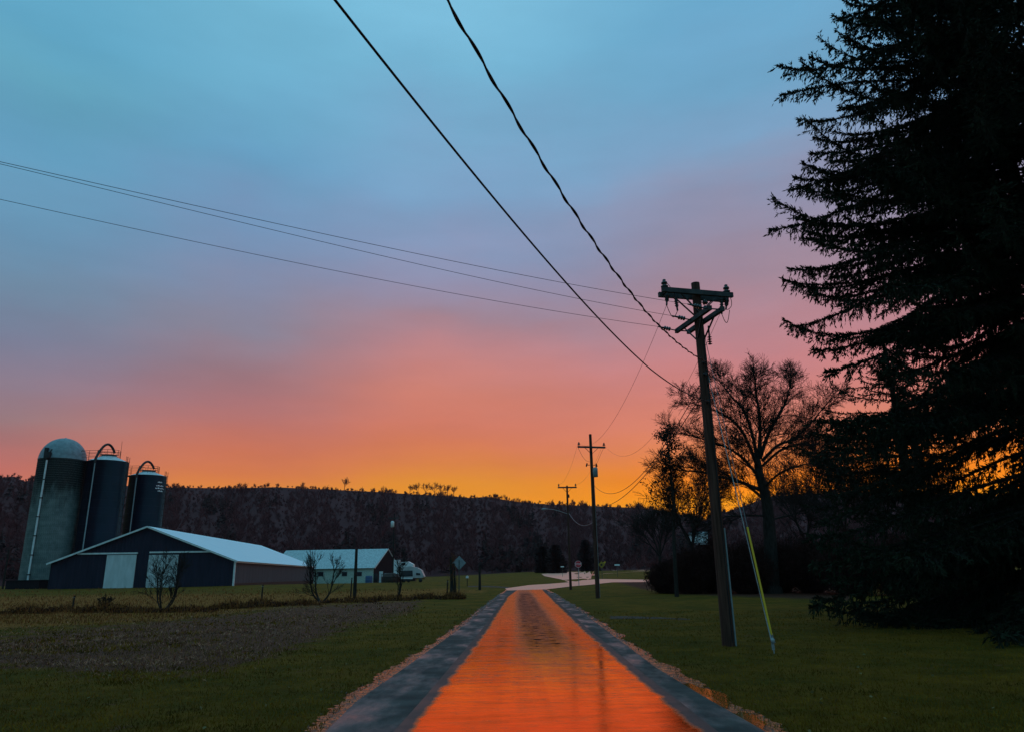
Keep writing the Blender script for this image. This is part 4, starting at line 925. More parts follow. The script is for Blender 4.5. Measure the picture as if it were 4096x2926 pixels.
g = MB(); g.poly(ngon(np.array([b[0], b[1]-.05, zc_]), X3, UP, .62, 4, 0), .012, (0, 1, 0)); g.build('sign_plate', m_signy, s)
g = MB(); q0 = np.array([b[0], b[1]-.065, zc_]); g.poly(ngon(q0-X3*.04-UP*.02, X3, UP, .20, 12, 0), .01, (0, 1, 0)); g.bar(q0+X3*.05+UP*.05, q0+X3*.22+UP*.22, .01, .09, YN); g.build('arrow', m_black, s)
g = MB(); g.poly(rrect(np.array([b[0]+.55, b[1]-.05, zc_+.38]), unit(X3*.8+UP*.5), unit(UP*.8-X3*.5), .42, .24), .012, (0, 1, 0)); g.build('reflector', m_yel, s)
b = on(2470, 150); zc_ = ztop(b, 2257); s = empty('guide_sign', b, 'tiny pale horizontal road sign right of the yellow sign', 'road sign')
g = MB(); g.tube([b-UP*.2, np.array([b[0], b[1], zc_])], .04, 6); g.build('post', m_post, s)
g = MB(); g.poly(rrect(np.array([b[0], b[1]-.05, zc_]), X3, UP, 1.05, .28), .012, (0, 1, 0)); g.build('sign_plate', m_signw, s)
b = on(2250, 170); zc_ = ztop(b, 2264); s = empty('object_marker', b, 'tiny pale pink marker board left of the lamp pole in the distance', 'road sign')
g = MB(); g.tube([b-UP*.2, np.array([b[0], b[1], zc_])], .04, 6); g.build('post', m_post, s)
g = MB(); g.poly(rrect(np.array([b[0], b[1]-.05, zc_]), X3, UP, .75, .2), .012, (0, 1, 0)); g.build('sign_plate', m_signw, s)
b = gpx(1869, 2342); zm = ztop(b, 2306); s = empty('mailbox', b, 'little white mailbox on a thin post by the farm track', 'mailbox')
g = MB(); g.box((b[0], b[1], (b[2]+zm-.12)/2), (.09, .09, zm-.12-b[2])); g.build('post', m_bark, s)
g = MB(); pr = [(-.16, -.12), (.16, -.12), (.16, .05), (.11, .15), (0, .19), (-.11, .15), (-.16, .05)]; n_ = len(pr)
vs = [np.array([b[0]+x, b[1]-.3, zm+z]) for x, z in pr]+[np.array([b[0]+x, b[1]+.3, zm+z]) for x, z in pr]
g.add([(*v,) for v in vs], [tuple(range(n_)), tuple(range(n_, 2*n_))[::-1]]+[(i, i+n_, (i+1) % n_+n_, (i+1) % n_) for i in range(n_)]); g.build('box', m_signw, s)
g = MB(); g.box((b[0]+.18, b[1], zm+.08), (.02, .05, .22)); g.build('flag', m_red, s)

# ------------------------------------------------------------------ overhead wires (each strung through real points, attached to the poles)
def wire_px(name, pix, A, B, r_, material, label, group=None, twist=None, nseg=60, ends=None, close=None, extra=None, tail=None):
    """photo pixels met by a wire that hangs in the vertical plane through plan points A and B"""
    A = np.array(A[:2], float); B = np.array(B[:2], float); dd = B-A; nn_ = np.array([-dd[1], dd[0]]); pts = []
    for x, y in pix:
        d = ray(x, y); t = (nn_@(A-CAM[:2]))/(nn_@d[:2]); pts.append(CAM+d*t)
    if close is not None: pts = [np.array(close)]+pts
    if extra is not None: pts = pts+[np.array(e) for e in extra]
    P = np.array(pts); s_ = np.concatenate([[0], np.cumsum(np.linalg.norm(np.diff(P, axis=0), axis=1))])
    # smooth: quadratic sag fit of height along the span
    if len(P) >= 4:
        deg = 3 if len(P) > 5 else 2
        co = np.polyfit(s_, P[:, 2], deg); S = np.linspace(0, s_[-1], nseg); Z = np.polyval(co, S)
        k0 = P[0, 2]-Z[0]; Z = Z+k0*np.exp(-S/(s_[-1]*.15))
    else:
        S = np.linspace(0, s_[-1], nseg); Z = np.interp(S, s_, P[:, 2])
    Xs = np.interp(S, s_, P[:, 0]); Yv = np.interp(S, s_, P[:, 1]); Q = np.stack([Xs, Yv, Z], -1)
    if tail is not None:   # on past the camera to the next pole behind it
        v0 = (Q[-1]-Q[-3])/np.linalg.norm(Q[-1]-Q[-3]); L0 = tail[0]; e_ = Q[-1]+np.array([v0[0], v0[1], 0])/np.hypot(v0[0], v0[1])*L0; e_[2] = tail[1]
        T_ = np.linspace(0, 1, 30)[1:, None]; ct = Q[-1]+v0*L0*.4; Q = np.concatenate([Q, (1-T_)**2*Q[-1]+2*T_*(1-T_)*ct+T_**2*e_]); nseg = len(Q)
    g = MB()
    if twist:
        wv = unit([nn_[0], nn_[1], 0]); SS = np.linspace(0, 1, 700); Q2 = np.stack([np.interp(SS, np.linspace(0, 1, nseg), Q[:, i]) for i in range(3)], -1); L_ = float(np.linalg.norm(np.diff(Q, axis=0), axis=1).sum())
        for k, am, rr_ in ((0, .015, r_), (1, .004, r_*.6)):
            ph = SS*L_/twist*2*math.pi+k*2.6
            g.tube(list(Q2+np.cos(ph)[:, None]*wv*am+np.sin(ph)[:, None]*np.array([0, 0, am])), rr_, 6, False)
    else: g.tube(list(Q), r_, 6, False)
    o = g.build(name, material, origin=Q[0]); return tag(o, label, 'wire', group)
pA = np.array([pb0[0], pb0[1]]); near = np.array([-1.3, 4.6])
wire_px('service_cable', [(2600, 1478), (2400, 1268), (2200, 1060), (2050, 893), (1850, 640), (1700, 452), (1500, 205), (1342, 0)], pA, near, .0125, m_wire, 'thick straight black cable crossing the sky, lower of the two near ones', 'near cables overhead', close=ax0(zs2)-Vv*.2, tail=(24, 8.0))
#WIREB
wire_px('twisted_cable', [(2600, 1262), (2400, 1015), (2300, 855), (2200, 693), (2100, 520), (2000, 372), (1900, 210), (1790, 0)], pA, (-.6, 5.5), .0125, m_wire, 'thick wavy twisted cable dropping to the big pole, upper near one', 'near cables overhead', twist=1.35, close=ax0(zs1)-Vv*.2, tail=(24, 9.2))
pl = lambda t: (pb0[0]-math.cos(R(20))*t, pb0[1]-math.sin(R(20))*t)
for t_, pix, lab in ((.98, [(2400, 1268), (2048, 1213), (1500, 1118), (1000, 1013), (500, 907), (0, 795)], 'lowest of the three thin power wires running off to the left'),
                     (0, [(2400, 1218), (2048, 1137), (1500, 1015), (1000, 900), (500, 777), (0, 656)], 'middle of the three thin power wires running off to the left'),
                     (-.98, [(2400, 1164), (2048, 1090), (1500, 977), (1000, 872), (500, 762), (0, 647)], 'topmost of the three thin power wires running off to the left')):
    st = ax0(zB)-U*.27+Vv*t_; st = st+unit([-math.cos(R(20)), -math.sin(R(20)), .1])*.62
    A_ = st[:2]; B_ = (st[0]-math.cos(R(20))*10, st[1]-math.sin(R(20))*10)
    wire_px('power_wire', pix+[(-900, pix[-1][1]-(pix[-2][1]-pix[-1][1])*1.75)], A_, B_, .006, m_wire, lab, 'thin power wires to the left', close=st)
def span(name, a, b, sag, r_, material, label, group=None, n=40):
    g = MB(); a = np.array(a, float); b = np.array(b, float)
    g.tube([a*(1-t)+b*t-UP*sag*4*t*(1-t) for t in np.linspace(0, 1, n)], r_, 5, False)
    return tag(g.build(name, material, origin=a), label, 'wire', group)
A2 = np.array([b2[0], b2[1], za2+.35]); GW = 'wires strung from pole to pole'
span('line_wire', ax0(ztA-.4)-U*1.0, A2-u2*1.08, 1.6, .006, m_wire, 'faint sagging wire from the left end of the big crossarm to the middle pole', GW)
span('line_wire', e3+UP*.1, A2+u2*1.08, 2.4, .006, m_wire, 'faint sagging wire from the right fuse of the big pole to the middle pole', GW)
span('service_cable', ax0(zs1-.3)-Vv*.2, np.array([b2[0], b2[1], ztop(b2, 1942)])-v2*.15+u2*.1, 1.75, .014, m_wire, 'drooping cable that meets the middle pole just below its transformer', GW)
span('phone_cable', ax0(zs2+.5)-Vv*.2, np.array([b2[0], b2[1], ztop(b2, 2020)])-v2*.15, 1.15, .016, m_wire, 'lower drooping cable that meets the middle pole at the ridge line', GW)
A3 = np.array([b3[0], b3[1], za3+.3])
span('line_wire', A2-u2*1.08, A3-u3*.9, .8, .006, m_wire, 'fine wire between the left arm ends of the two farther poles', GW)
span('line_wire', A2+u2*1.08, A3+u3*.9, .8, .006, m_wire, 'fine wire between the right arm ends of the two farther poles', GW)
span('lamp_cable', np.array([b3[0], b3[1], ztop(b3, 2050)])+u3*.1, np.array([b2[0], b2[1], ztop(b2, 2085)])-v2*.1-u2*.1, .7, .02, m_alu, 'pale drooping cable running right from the street-lamp arm', GW)
span('farm_wire', (b4[0], b4[1], ztop(b4, 2075)), (b5[0], b5[1], zt5-.1), 1.2, .006, m_wire, 'faint wire slanting from the farm pole to the straight dark pole', GW)
# guys
anc = gpx(3097, 2612); gy = empty('guy_anchor', anc, 'pair of steel guy cables with yellow guard staked right of the big pole', 'guy cable')
top1 = ax0(ztop(pb0, 1338))+U*(rt0+.02); top2 = ax0(ztop(pb0, 1500))+U*(rt0+.02)
eye = anc+UP*.28+(top1-anc)/np.linalg.norm(top1-anc)*.02; eyeb = eye-U*.04
g = MB(); g.tube([top1, eye], .009, 6); g.build('guy_strand', m_alu, gy)
g = MB(); g.tube([top2, eyeb], .013, 6); g.build('guy_strand', m_galv, gy)
v_ = unit(top1-eye); g = MB(); g.tube([eye+v_*.12, eye+v_*2.75], .026, 10); g.build('guard', m_yel, gy)
g = MB(); g.tube([anc-UP*.2, eye], .014, 8)
g.lathe(eye-v_*.02, [(.012, -.06), (.05, -.04), (.05, .04), (.012, .08)], 10, v_); g.build('anchor_rod', m_galv, gy)
for q_ in (.0, .05): 
    g = MB(); g.tube([eye+v_*.15+U*(q_-.02), eye-UP*.22+U*(q_-.03)], .012, 6); g.build('clamp', m_galv, gy)

# ------------------------------------------------------------------ trees
def grow(segs, p, d, L_, r_, lev, rng, maxlev, spread=.5, trop=.05, ratio=.72, kids=(2, 4), wig=.10, rmin=.012, bend=0.0):
    """one limb of joined short segments; side limbs leave along it"""
    n = 4 if lev < maxlev else 3; seg = L_/n; q_ = p.copy(); dd = d.copy(); r0 = r_
    for i in range(n):
        dd = unit(dd+rng.normal(0, wig, 3)+np.array([0, 0, trop+bend]))
        q2 = q_+dd*seg; r1_ = max(rmin, r_*(1-(i+1)/n*.55)); segs.append((q_, q2, r0, r1_)); 
        if lev < maxlev and i >= (1 if lev else 1):
            k = rng.integers(kids[0], kids[1])
            for _ in range(k):
                a_ = unit(np.cross(dd, rng.normal(size=3))); ang_ = spread*rng.uniform(.7, 1.35)
                nd = unit(dd*math.cos(ang_)+a_*math.sin(ang_))
                grow(segs, q2, nd, L_*ratio*rng.uniform(.6, 1.05), max(rmin, r1_*.62), lev+1, rng, maxlev, spread, trop, ratio, kids, wig, rmin, 0)
        q_ = q2; r0 = r1_
    return segs
def seg_obj(name, segs, material, parent, n):
    P0 = [s[0] for s in segs]; P1 = [s[1] for s in segs]; V, Fq = segs_mesh(P0, P1, [s[2] for s in segs], [s[3] for s in segs], n); return np_mesh(name, V, Fq, material, parent, smooth=n > 4)
def limb(pts, r0, r1, sub=5):
    """smooth tapered limb through given points -> segments"""
    P = np.array(pts, float); t = np.arange(len(P)); tt = np.linspace(0, len(P)-1, (len(P)-1)*sub+1)
    Q = []
    for x in tt:
        i = min(int(x), len(P)-2); f = x-i; p0 = P[max(i-1, 0)]; p1 = P[i]; p2 = P[i+1]; p3 = P[min(i+2, len(P)-1)]
        Q.append(.5*((2*p1)+(-p0+p2)*f+(2*p0-5*p1+4*p2-p3)*f*f+(-p0+3*p1-3*p2+p3)*f**3))
    rr_ = np.linspace(r0, r1, len(Q)); return [(Q[i], Q[i+1], rr_[i], rr_[i+1]) for i in range(len(Q)-1)], Q, rr_

def big_oak():
    D = 62.0; rng = np.random.default_rng(21); base = at(3092, 2385, D); base[2] = gz(base)
    t = empty('bare_tree', base, 'large bare spreading tree with a fat trunk right of the big utility pole', 'tree', 'bare winter trees on the right')
    tr, Q, rq = limb([base-UP*.3, at(3080, 2150, D), at(3066, 2000, D), at(3040, 1905, D), at(3030, 1840, D)], .60, .28, 4)
    tr[0] = (tr[0][0], tr[0][1], .95, .7)
    seg_obj('trunk', tr, m_bark, t, 12)
    mains = [  # pixel polylines of the main limbs, with depth offsets
        ([(3045, 1960), (2960, 1925), (2880, 1905), (2800, 1885), (2730, 1880), (2670, 1870)], .26, (0, 0, -1, -2, -3, -4)),
        ([(3050, 1990), (2990, 1940), (2920, 1905), (2860, 1875), (2790, 1860)], .22, (0, 1, 2, 3, 4)),
        ([(3040, 1915), (2990, 1850), (2930, 1800), (2860, 1770), (2780, 1745), (2700, 1725)], .24, (0, 1, 1, 2, 3, 4)),
        ([(3035, 1880), (3000, 1790), (2960, 1710), (2900, 1660), (2830, 1630), (2745, 1605)], .28, (0, -1, -2, -3, -3, -4)),
        ([(3030, 1840), (3010, 1740), (2975, 1640), (2930, 1590), (2895, 1545), (2875, 1520)], .26, (0, 0, 1, 1, 2, 2)),
        ([(3032, 1840), (3040, 1740), (3036, 1640), (3026, 1590), (3020, 1545), (3022, 1515)], .30, (0, 0, -1, -1, -2, -2)),
        ([(3040, 1830), (3075, 1730), (3120, 1650), (3145, 1600), (3158, 1550), (3166, 1520)], .28, (0, 1, 2, 2, 3, 3)),
        ([(3050, 1840), (3110, 1780), (3170, 1755), (3235, 1700), (3285, 1640), (3325, 1590)], .24, (0, -1, -1, -2, -2, -3)),
        ([(3052, 1860), (3120, 1800), (3190, 1775), (3250, 1775), (3310, 1770), (3370, 1750)], .20, (0, 1, 1, 2, 3, 4)),
        ([(3055, 1950), (3120, 1890), (3200, 1860), (3270, 1850), (3330, 1870)], .16, (0, -2, -3, -4, -5)),
        ([(3060, 2060), (2990, 2060), (2900, 2065), (2830, 2090)], .14, (0, -1, -2, -2)),
        ([(3075, 2080), (3150, 2060), (3220, 2050), (3300, 2080)], .14, (0, 1, 2, 3))]
    big = []; fine = []
    for pix, r0, dep in mains:
        s, Q, rq = limb([at(x, y, D+dz) for (x, y), dz in zip(pix, dep)], r0*.62, .030, 5); big += s
        seg_obj('limb', s, m_bark, t, 7); m = len(Q)
        for i in range(3, m):
            f = i/m
            for _ in range(2 if i < m-1 else 3):
                d0 = unit(Q[min(i+1, m-1)]-Q[i-1]); a_ = unit(np.cross(d0, rng.normal(size=3))); an = rng.uniform(.35, .95)
                nd = unit(d0*math.cos(an)+a_*math.sin(an)+UP*.15)
                grow(fine, Q[i].copy(), nd, rng.uniform(1.1, 2.5)*(1.1-.5*f), max(.022, rq[i]*.36), 1, rng, 3, .6, .03, .68, (2, 4), .13, .011)
    seg_obj('twigs', fine, m_twig, t, 3); return len(fine)
def oak_like(base, H, label, seed, lean=0, rad_=.30, kids=(2, 4), group='bare winter trees on the right', maxlev=4, fork=.32, cat='tree', rmin=.013, name='bare_tree', spread=.52, ratio=.70):
    rng = np.random.default_rng(seed); t = empty(name, base, label, cat, group)
    tr, Q, rq = limb([base-UP*.2, base+UP*H*fork*.5+np.array([lean*.3, 0, 0]), base+UP*H*fork+np.array([lean*.6, 0, 0])], rad_, rad_*.7, 4); seg_obj('trunk', tr, m_bark, t, 9)
    fine = []
    for k in range(5):
        a_ = k*2*math.pi/5+rng.uniform(-.4, .4); sp = .25 if k == 0 else rng.uniform(.45, .9)
        d = unit([math.cos(a_)*sp, math.sin(a_)*sp, 1]); grow(fine, Q[-1].copy(), d, H*(1-fork)*.50, rad_*.5, 0, rng, maxlev-1, spread, .05, ratio, kids, .11, rmin)
    seg_obj('crown', fine, m_twig, t, 4); return t, fine
big_oak()
# leafy-clustered slim tree left of the big pole
rng = np.random.default_rng(31)
bs = on(2700, 58); tl = empty('withered_tree', bs, 'slim dark tree still holding withered leaf clumps, left of the big pole', 'tree', 'bare winter trees on the right')
tr, Q, rq = limb([bs-UP*.2, at(2697, 2180, 58), at(2692, 2000, 58), at(2680, 1850, 58), at(2664, 1735, 58)], .17, .04, 6); seg_obj('trunk', tr, m_bark, tl, 8)
fine = []
for i in range(8, len(Q)):
    for _ in range(4):
        a_ = rng.uniform(0, 6.28); d = unit([math.cos(a_), math.sin(a_), rng.uniform(.0, .9)]); f = (i-8)/(len(Q)-8)
        grow(fine, Q[i].copy(), d, rng.uniform(.9, 2.0)*(1.15-f*.7), .03, 1, rng, 2, .6, .04, .7, (1, 3), .15, .010)
seg_obj('twigs', fine, m_twig, tl, 3)
tips = np.array([s[1] for s in fine]); tips = tips[rng.random(len(tips)) < .45]
P = np.repeat(tips, 6, 0); P = P+rng.normal(0, .16, P.shape); Dv = rng.normal(size=P.shape)+np.array([0, 0, -.5])
V, Fq = blades_mesh(P, Dv, rng.uniform(.07, .15, len(P)), rng.uniform(.12, .24, len(P)), rng); np_mesh('leaves', V, Fq, m_leaf, tl)
for (x, D_, H, lab, sd, ln) in ((3390, 70, 15.5, 'bare tree half hidden by the spruce, next right of the fat-trunked tree', 41, .5),
                                (3560, 80, 15, 'bare tree behind the spruce, showing through its middle gaps', 42, -.4),
                                (3800, 76, 15, 'bare tree behind the spruce, showing near its thick lower limbs', 43, .3),
                                (3235, 84, 14.5, 'bare tree in the gap between the fat-trunked tree and the spruce', 46, .2),
                                (2790, 75, 12.5, 'smaller bare tree close behind the big utility pole', 44, -.5),
                                (2640, 92, 10, 'low bare tree left of the withered one at the field edge', 45, .2)):
    oak_like(on(x, D_), H, lab, sd, ln, .24)
# small trees on the left
def small_tree(x, y, ytop, label, seed, stems, sp, rad_=.07, kids=(1, 3), r3=.011, L0=.62, mlev=3, lean=0.0):
    b = gpx(x, y); H = ztop(b, ytop)-b[2]; rng = np.random.default_rng(seed); t = empty('bare_tree', b, label, 'tree', 'small bare trees along the ditch'); st = []; fine = []
    for k in range(stems):
        a_ = k*2*math.pi/stems+rng.uniform(-.5, .5); s_ = sp*rng.uniform(.5, 1.1)
        e = b+np.array([math.cos(a_)*s_*H*.5+lean*H*.4, math.sin(a_)*s_*H*.4, H*rng.uniform(.5, .62)]); m_ = b+(e-b)*.45+np.array([0, 0, -.06*H])+np.array([math.cos(a_), math.sin(a_), 0])*.06*H
        s, Q, rq = limb([b-UP*.1+rng.normal(0, .04, 3)*[1, 1, 0], m_, e], rad_, rad_*.45, 5); st += s
        for i in range(3, len(Q)):
            d0 = unit(Q[min(i+1, len(Q)-1)]-Q[i-1])
            for _ in range(1 if i < len(Q)-1 else 3):
                a2 = unit(np.cross(d0, rng.normal(size=3))); an = rng.uniform(.3, .8); grow(fine, Q[i].copy(), unit(d0*math.cos(an)+a2*math.sin(an)+UP*.25), H*rng.uniform(.16, .28), rad_*.35, 1, rng, mlev, .45, .06, .68, kids, .10, r3)
    seg_obj('trunk', st, m_bark, t, 7); seg_obj('twigs', fine, m_twig, t, 3)
small_tree(652, 2442, 2206, 'many-stemmed bare small tree in front of the dirty white door', 51, 4, .62, .06)
small_tree(1285, 2408, 2190, 'forked bare small tree between the two farm buildings', 52, 3, .50, .085)
small_tree(1583, 2398, 2196, 'dark single-trunk bare tree in front of the dark end gable', 53, 1, .35, .12, L0=.7, lean=-.15)
small_tree(420, 2433, 2378, 'low twiggy sapling left in the weeds before the shed', 54, 5, .9, .02)
# old ivy-wrapped twin stump beside the sign
b = gpx(1808, 2392); zt_ = ztop(b, 2226); st = empty('dead_trunk', b, 'broken dead twin trunk wrapped in vines left of the diamond sign', 'dead tree')
rng = np.random.default_rng(61); s1_, _, _ = limb([b-UP*.1, b+UP*1.2+X3*-.02, np.array([b[0]-.12, b[1], zt_])], .20, .09, 4); s2_, _, _ = limb([b+X3*.28-UP*.1, b+X3*.24+UP*1.0, np.array([b[0]+.14, b[1]+.1, zt_-.5])], .13, .05, 4)
seg_obj('trunk', s1_+s2_, m_bark, st, 8)
fine = []
for _ in range(60):
    z_ = rng.uniform(.1, zt_-b[2]); grow(fine, np.array([b[0]+rng.normal(0, .12), b[1], b[2]+z_]), unit([rng.normal(0, .6), rng.normal(0, .6), rng.uniform(-.2, 1)]), rng.uniform(.2, .55), .012, 2, rng, 3, .6, 0, .7, (1, 3), .2, .008)
seg_obj('vines', fine, m_weed, st, 3)
# ridge trees one can tell apart
for i_, (x, ytop, hh, lab) in enumerate(((1378, 1905, 11, 'round-headed bare tree alone on the ridge above the farm'), (1640, 1932, 9, 'leftmost tree of the ridge-top clump'), (1672, 1926, 9, 'second tree from the left in the ridge-top clump'), (1702, 1923, 9, 'third tree from the left in the ridge-top clump'), (1738, 1924, 9, 'middle tree of the ridge-top clump'), (1765, 1930, 8, 'third tree from the right in the ridge-top clump'), (1790, 1934, 8, 'second tree from the right in the ridge-top clump'), (1815, 1938, 8, 'rightmost tree of the ridge-top clump'))):
    d = ray(x, 1940); azd = math.degrees(math.atan2(d[0], d[1])); X = 698*math.sin(R(azd)); Y = 698*math.cos(R(azd)); b = np.array([X, Y, float(hill_z(azd, 698.0))-.5])
    H = ztop(b, ytop)-b[2]; rng = np.random.default_rng(70+i_); t = empty('ridge_tree', b, lab, 'tree', 'trees standing up on the ridge')
    fine = []
    for k in range(5): grow(fine, b+UP*H*.25, unit([rng.normal(0, .5), rng.normal(0, .3), 1]), H*.36, .13, 1, rng, 3, .5, .04, .75, (1, 3), .1, .10)
    seg_obj('trunk', [(b, b+UP*H*.27, .35, .25)], m_bark_far, t, 5); seg_obj('crown', fine, m_bark_far, t, 3)
# dark conifer shapes at the foot of the hill
for i_, (x, ytop, D_, wpx, lab) in enumerate(((2172, 2185, 240, 40, 'dark bushy evergreen left of the lamp pole at the foot of the hill'), (2225, 2180, 232, 52, 'wider dark evergreen just left of the lamp pole'), (2345, 2160, 260, 34, 'narrow dark evergreen between the two roadside poles'))):
    b = on(x, D_); H = ztop(b, ytop)-b[2]; rr_ = wpx/2/F*D_; rng = np.random.default_rng(90+i_); t = empty('evergreen_tree', b, lab, 'tree', 'dark evergreens below the hill')
    n_ = 1500; z_ = rng.random(n_)**1.2; a_ = rng.uniform(0, 6.28, n_); q_ = rng.random(n_)**.7*rr_*np.minimum(1, (1.04-z_)*1.9)*(1+.35*np.sin(3*a_+i_+z_*6)); P = np.stack([b[0]+q_*np.cos(a_), b[1]+q_*np.sin(a_), b[2]+z_*H], -1)
    V, Fq = blades_mesh(P, np.stack([np.cos(a_), np.sin(a_), .2+0*a_], -1), .7, 1.3, rng); np_mesh('foliage', V, Fq, m_conif, t); seg_obj('trunk', [(b-UP*.2, b+UP*H*.8, .3, .1)], m_bark, t, 6)

# ------------------------------------------------------------------ the great spruce at the right
def spruce(base, H, Rm, label, seed, z0=1.2, dens=1.0, nwh=5, droop=1.0, special=(), group='spruces at the right edge', fine_=1.0, low=1.0, gaps=None, envf=None, dz=.40):
    rng = np.random.default_rng(seed); t = empty('spruce_tree', base, label, 'tree', group)
    seg_obj('trunk', [(base+UP*(H*i/14-.3*(i == 0)), base+UP*H*(i+1)/14, .42*(1-i/15)+.03, .42*(1-(i+1)/15)+.03) for i in range(14)], m_bark, t, 10)
    tw0, tw1, twr0, twr1 = [], [], [], []; LP, LD, LL, LW = [], [], [], []
    def branch(z, az_, L_, a, b, c, side=1.0):
        m = max(6, int(L_/.35)); s = np.linspace(0, 1, m+1); h = L_*s; zz_ = z+L_*(a*s-b*s*s+c*s**4); yaw = az_+np.cumsum(rng.normal(0, .025, m+1))
        x = np.concatenate([[0], np.cumsum(np.diff(h)*np.cos(yaw[1:]))]); y = np.concatenate([[0], np.cumsum(np.diff(h)*np.sin(yaw[1:]))])
        Q = np.stack([base[0]+x, base[1]+y, base[2]+zz_], -1); rr_ = .055*(L_/6)*(1-s)+.008
        tw0.extend(Q[:-1]); tw1.extend(Q[1:]); twr0.extend(rr_[:-1]); twr1.extend(rr_[1:])
        n2 = int(L_/.115*dens); ss = np.sort(rng.uniform(.12, 1, n2)); P = np.stack([np.interp(ss, s, Q[:, i]) for i in range(3)], -1)
        T = np.gradient(Q, axis=0); T /= np.linalg.norm(T, axis=1, keepdims=True); T = np.stack([np.interp(ss, s, T[:, i]) for i in range(3)], -1)
        sd = np.where(rng.random(n2) < .5, -1, 1)[:, None]; S = np.cross(T, UP); S /= np.linalg.norm(S, axis=1, keepdims=True)+1e-9
        hang = rng.random(n2) < .5
        D2 = T*.75+S*sd*.8+np.array([0, 0, -.35]); D2 = np.where(hang[:, None], T*.25+S*sd*.22+np.array([0, 0, -1.0])*droop, D2); D2 += rng.normal(0, .15, D2.shape); D2 /= np.linalg.norm(D2, axis=1, keepdims=True)
        l2 = (.14*L_*(1-ss)**.6*side+.32)*rng.uniform(.5, 1.1, n2); l2 = np.where(hang, np.minimum(l2, .75)*rng.uniform(.4, 1, n2)+.08, l2)
        tw0.extend(P); tw1.extend(P+D2*l2[:, None]); twr0.extend([.012]*n2); twr1.extend([.005]*n2)
        k = np.maximum(4, (l2/.044*fine_).astype(int)); rep = np.repeat(np.arange(n2), k); u_ = rng.random(len(rep))
        PP = P[rep]+D2[rep]*(l2[rep]*u_)[:, None]+np.array([0, 0, -.03]); DD = D2[rep]*1.1+rng.normal(0, .42, (len(rep), 3))+np.array([0, 0, -.15]); LP.append(PP); LD.append(DD); LL.append(rng.uniform(.11, .23, len(rep))); LW.append(rng.uniform(.036, .068, len(rep)))
        # needles along the main axis
        n3 = int(L_/.015*dens); u3_ = rng.uniform(.1, 1, n3); PP = np.stack([np.interp(u3_, s, Q[:, i]) for i in range(3)], -1); LP.append(PP); LD.append(rng.normal(0, .6, (n3, 3))+np.array([0, 0, .1])+np.stack([np.cos(az_)*np.ones(n3), np.sin(az_)*np.ones(n3), np.zeros(n3)], -1)); LL.append(rng.uniform(.11, .22, n3)); LW.append(rng.uniform(.036, .068, n3))
    z = z0
    while z < H-.6:
        f = z/H; env = Rm*min(1, (1-f)*2.3)*(low if f < .25 else 1) if envf is None else envf(z)
        for k in range(nwh+(8 if (z < 3.6 and envf is not None) else 0)):
            az_ = rng.uniform(0, 2*math.pi)
            if gaps is not None and gaps(z, az_, rng): continue
            L_ = env*rng.choice([rng.uniform(.55, .8), rng.uniform(.8, 1.0), rng.uniform(.95, 1.12)])
            up_ = np.interp(f, [0, .3, .7, 1], [-.05, .05, .25, .6]); branch(z+rng.uniform(-.35, .35), az_, max(.5, L_), up_, .44+rng.uniform(-.10, .14), .32+rng.uniform(-.10, .16))
        z += dz
    for (zs_, az_, L_, a, b, c) in special: branch(zs_, az_, L_, a, b, c, .6)
    V, Fq = segs_mesh(tw0, tw1, twr0, twr1, 3); np_mesh('branches', V, Fq, m_bark, t)
    V, Fq = blades_mesh(np.concatenate(LP), np.concatenate(LD), np.concatenate(LW), np.concatenate(LL), rng); o = np_mesh('needles', V, Fq, m_needle, t); print('spruce faces', len(Fq)); return t
sb_ = np.array([19.0, 24.5, 0]); sb_[2] = gz(sb_)
_o = [(-300, 3560), (0, 3440), (180, 3420), (345, 3260), (600, 3320), (700, 3235), (900, 3270), (1010, 3260), (1130, 3310), (1230, 3330), (1350, 3390), (1480, 3370), (1600, 3340), (1700, 3300), (1800, 3290), (1950, 3400), (2100, 3380), (2250, 3340), (2450, 3330), (2600, 3420)]
_q = [at(x, y, 24.5) for y, x in _o]; _zz = np.array([p[2] for p in _q])[::-1]; _rr = np.array([sb_[0]-p[0] for p in _q])[::-1]
def envf_(z): return float(np.interp(z, _zz, _rr))*min(1, (33-z)/5)*1.06
def spec(tip_px, D_, rise, cup, zoff=0):
    """a branch whose tip lands at a photo pixel"""
    tp = at(*tip_px, D_); v = tp-sb_; L_ = math.hypot(v[0], v[1]); az_ = math.atan2(v[1], v[0]); z_ = v[2]-L_*(rise[0]-rise[1]+rise[2]); return (z_, az_, L_, *rise)
sp_ = [spec((3045, 355), 24.0, (.05, .75, .42), 0), spec((3120, 385), 24.6, (.45, .55, .10), 0), spec((3255, 600), 23, (.15, .5, .2), 0), spec((3370, 65), 23.4, (.35, .6, .1), 0), spec((3190, 690), 23.5, (.0, .45, .30), 0),
       spec((3215, 1010), 23.5, (.0, .5, .35), 0), spec((3232, 925), 24.5, (.0, .5, .35), 0), spec((3295, 1240), 23.5, (.0, .5, .25), 0), spec((3300, 1490), 24, (-.05, .45, .2), 0), spec((3235, 1700), 25, (-.1, .45, .3), 0), spec((3265, 1800), 23.6, (-.1, .45, .3), 0),
       spec((3400, 100), 26, (.3, .5, .1), 0), spec((3300, 790), 25, (.1, .5, .25), 0), spec((3310, 1120), 25, (.0, .5, .25), 0), spec((3250, 2430), 24, (-.1, .3, .1), 0), spec((3260, 2250), 24, (-.1, .3, .2), 0)]
def gp(z, a, rng):   # thin zone where the glow shows through, low in the crown
    return (3.9 < z < 6.8 and rng.random() < .6) or (6.8 <= z < 9 and rng.random() < .3)
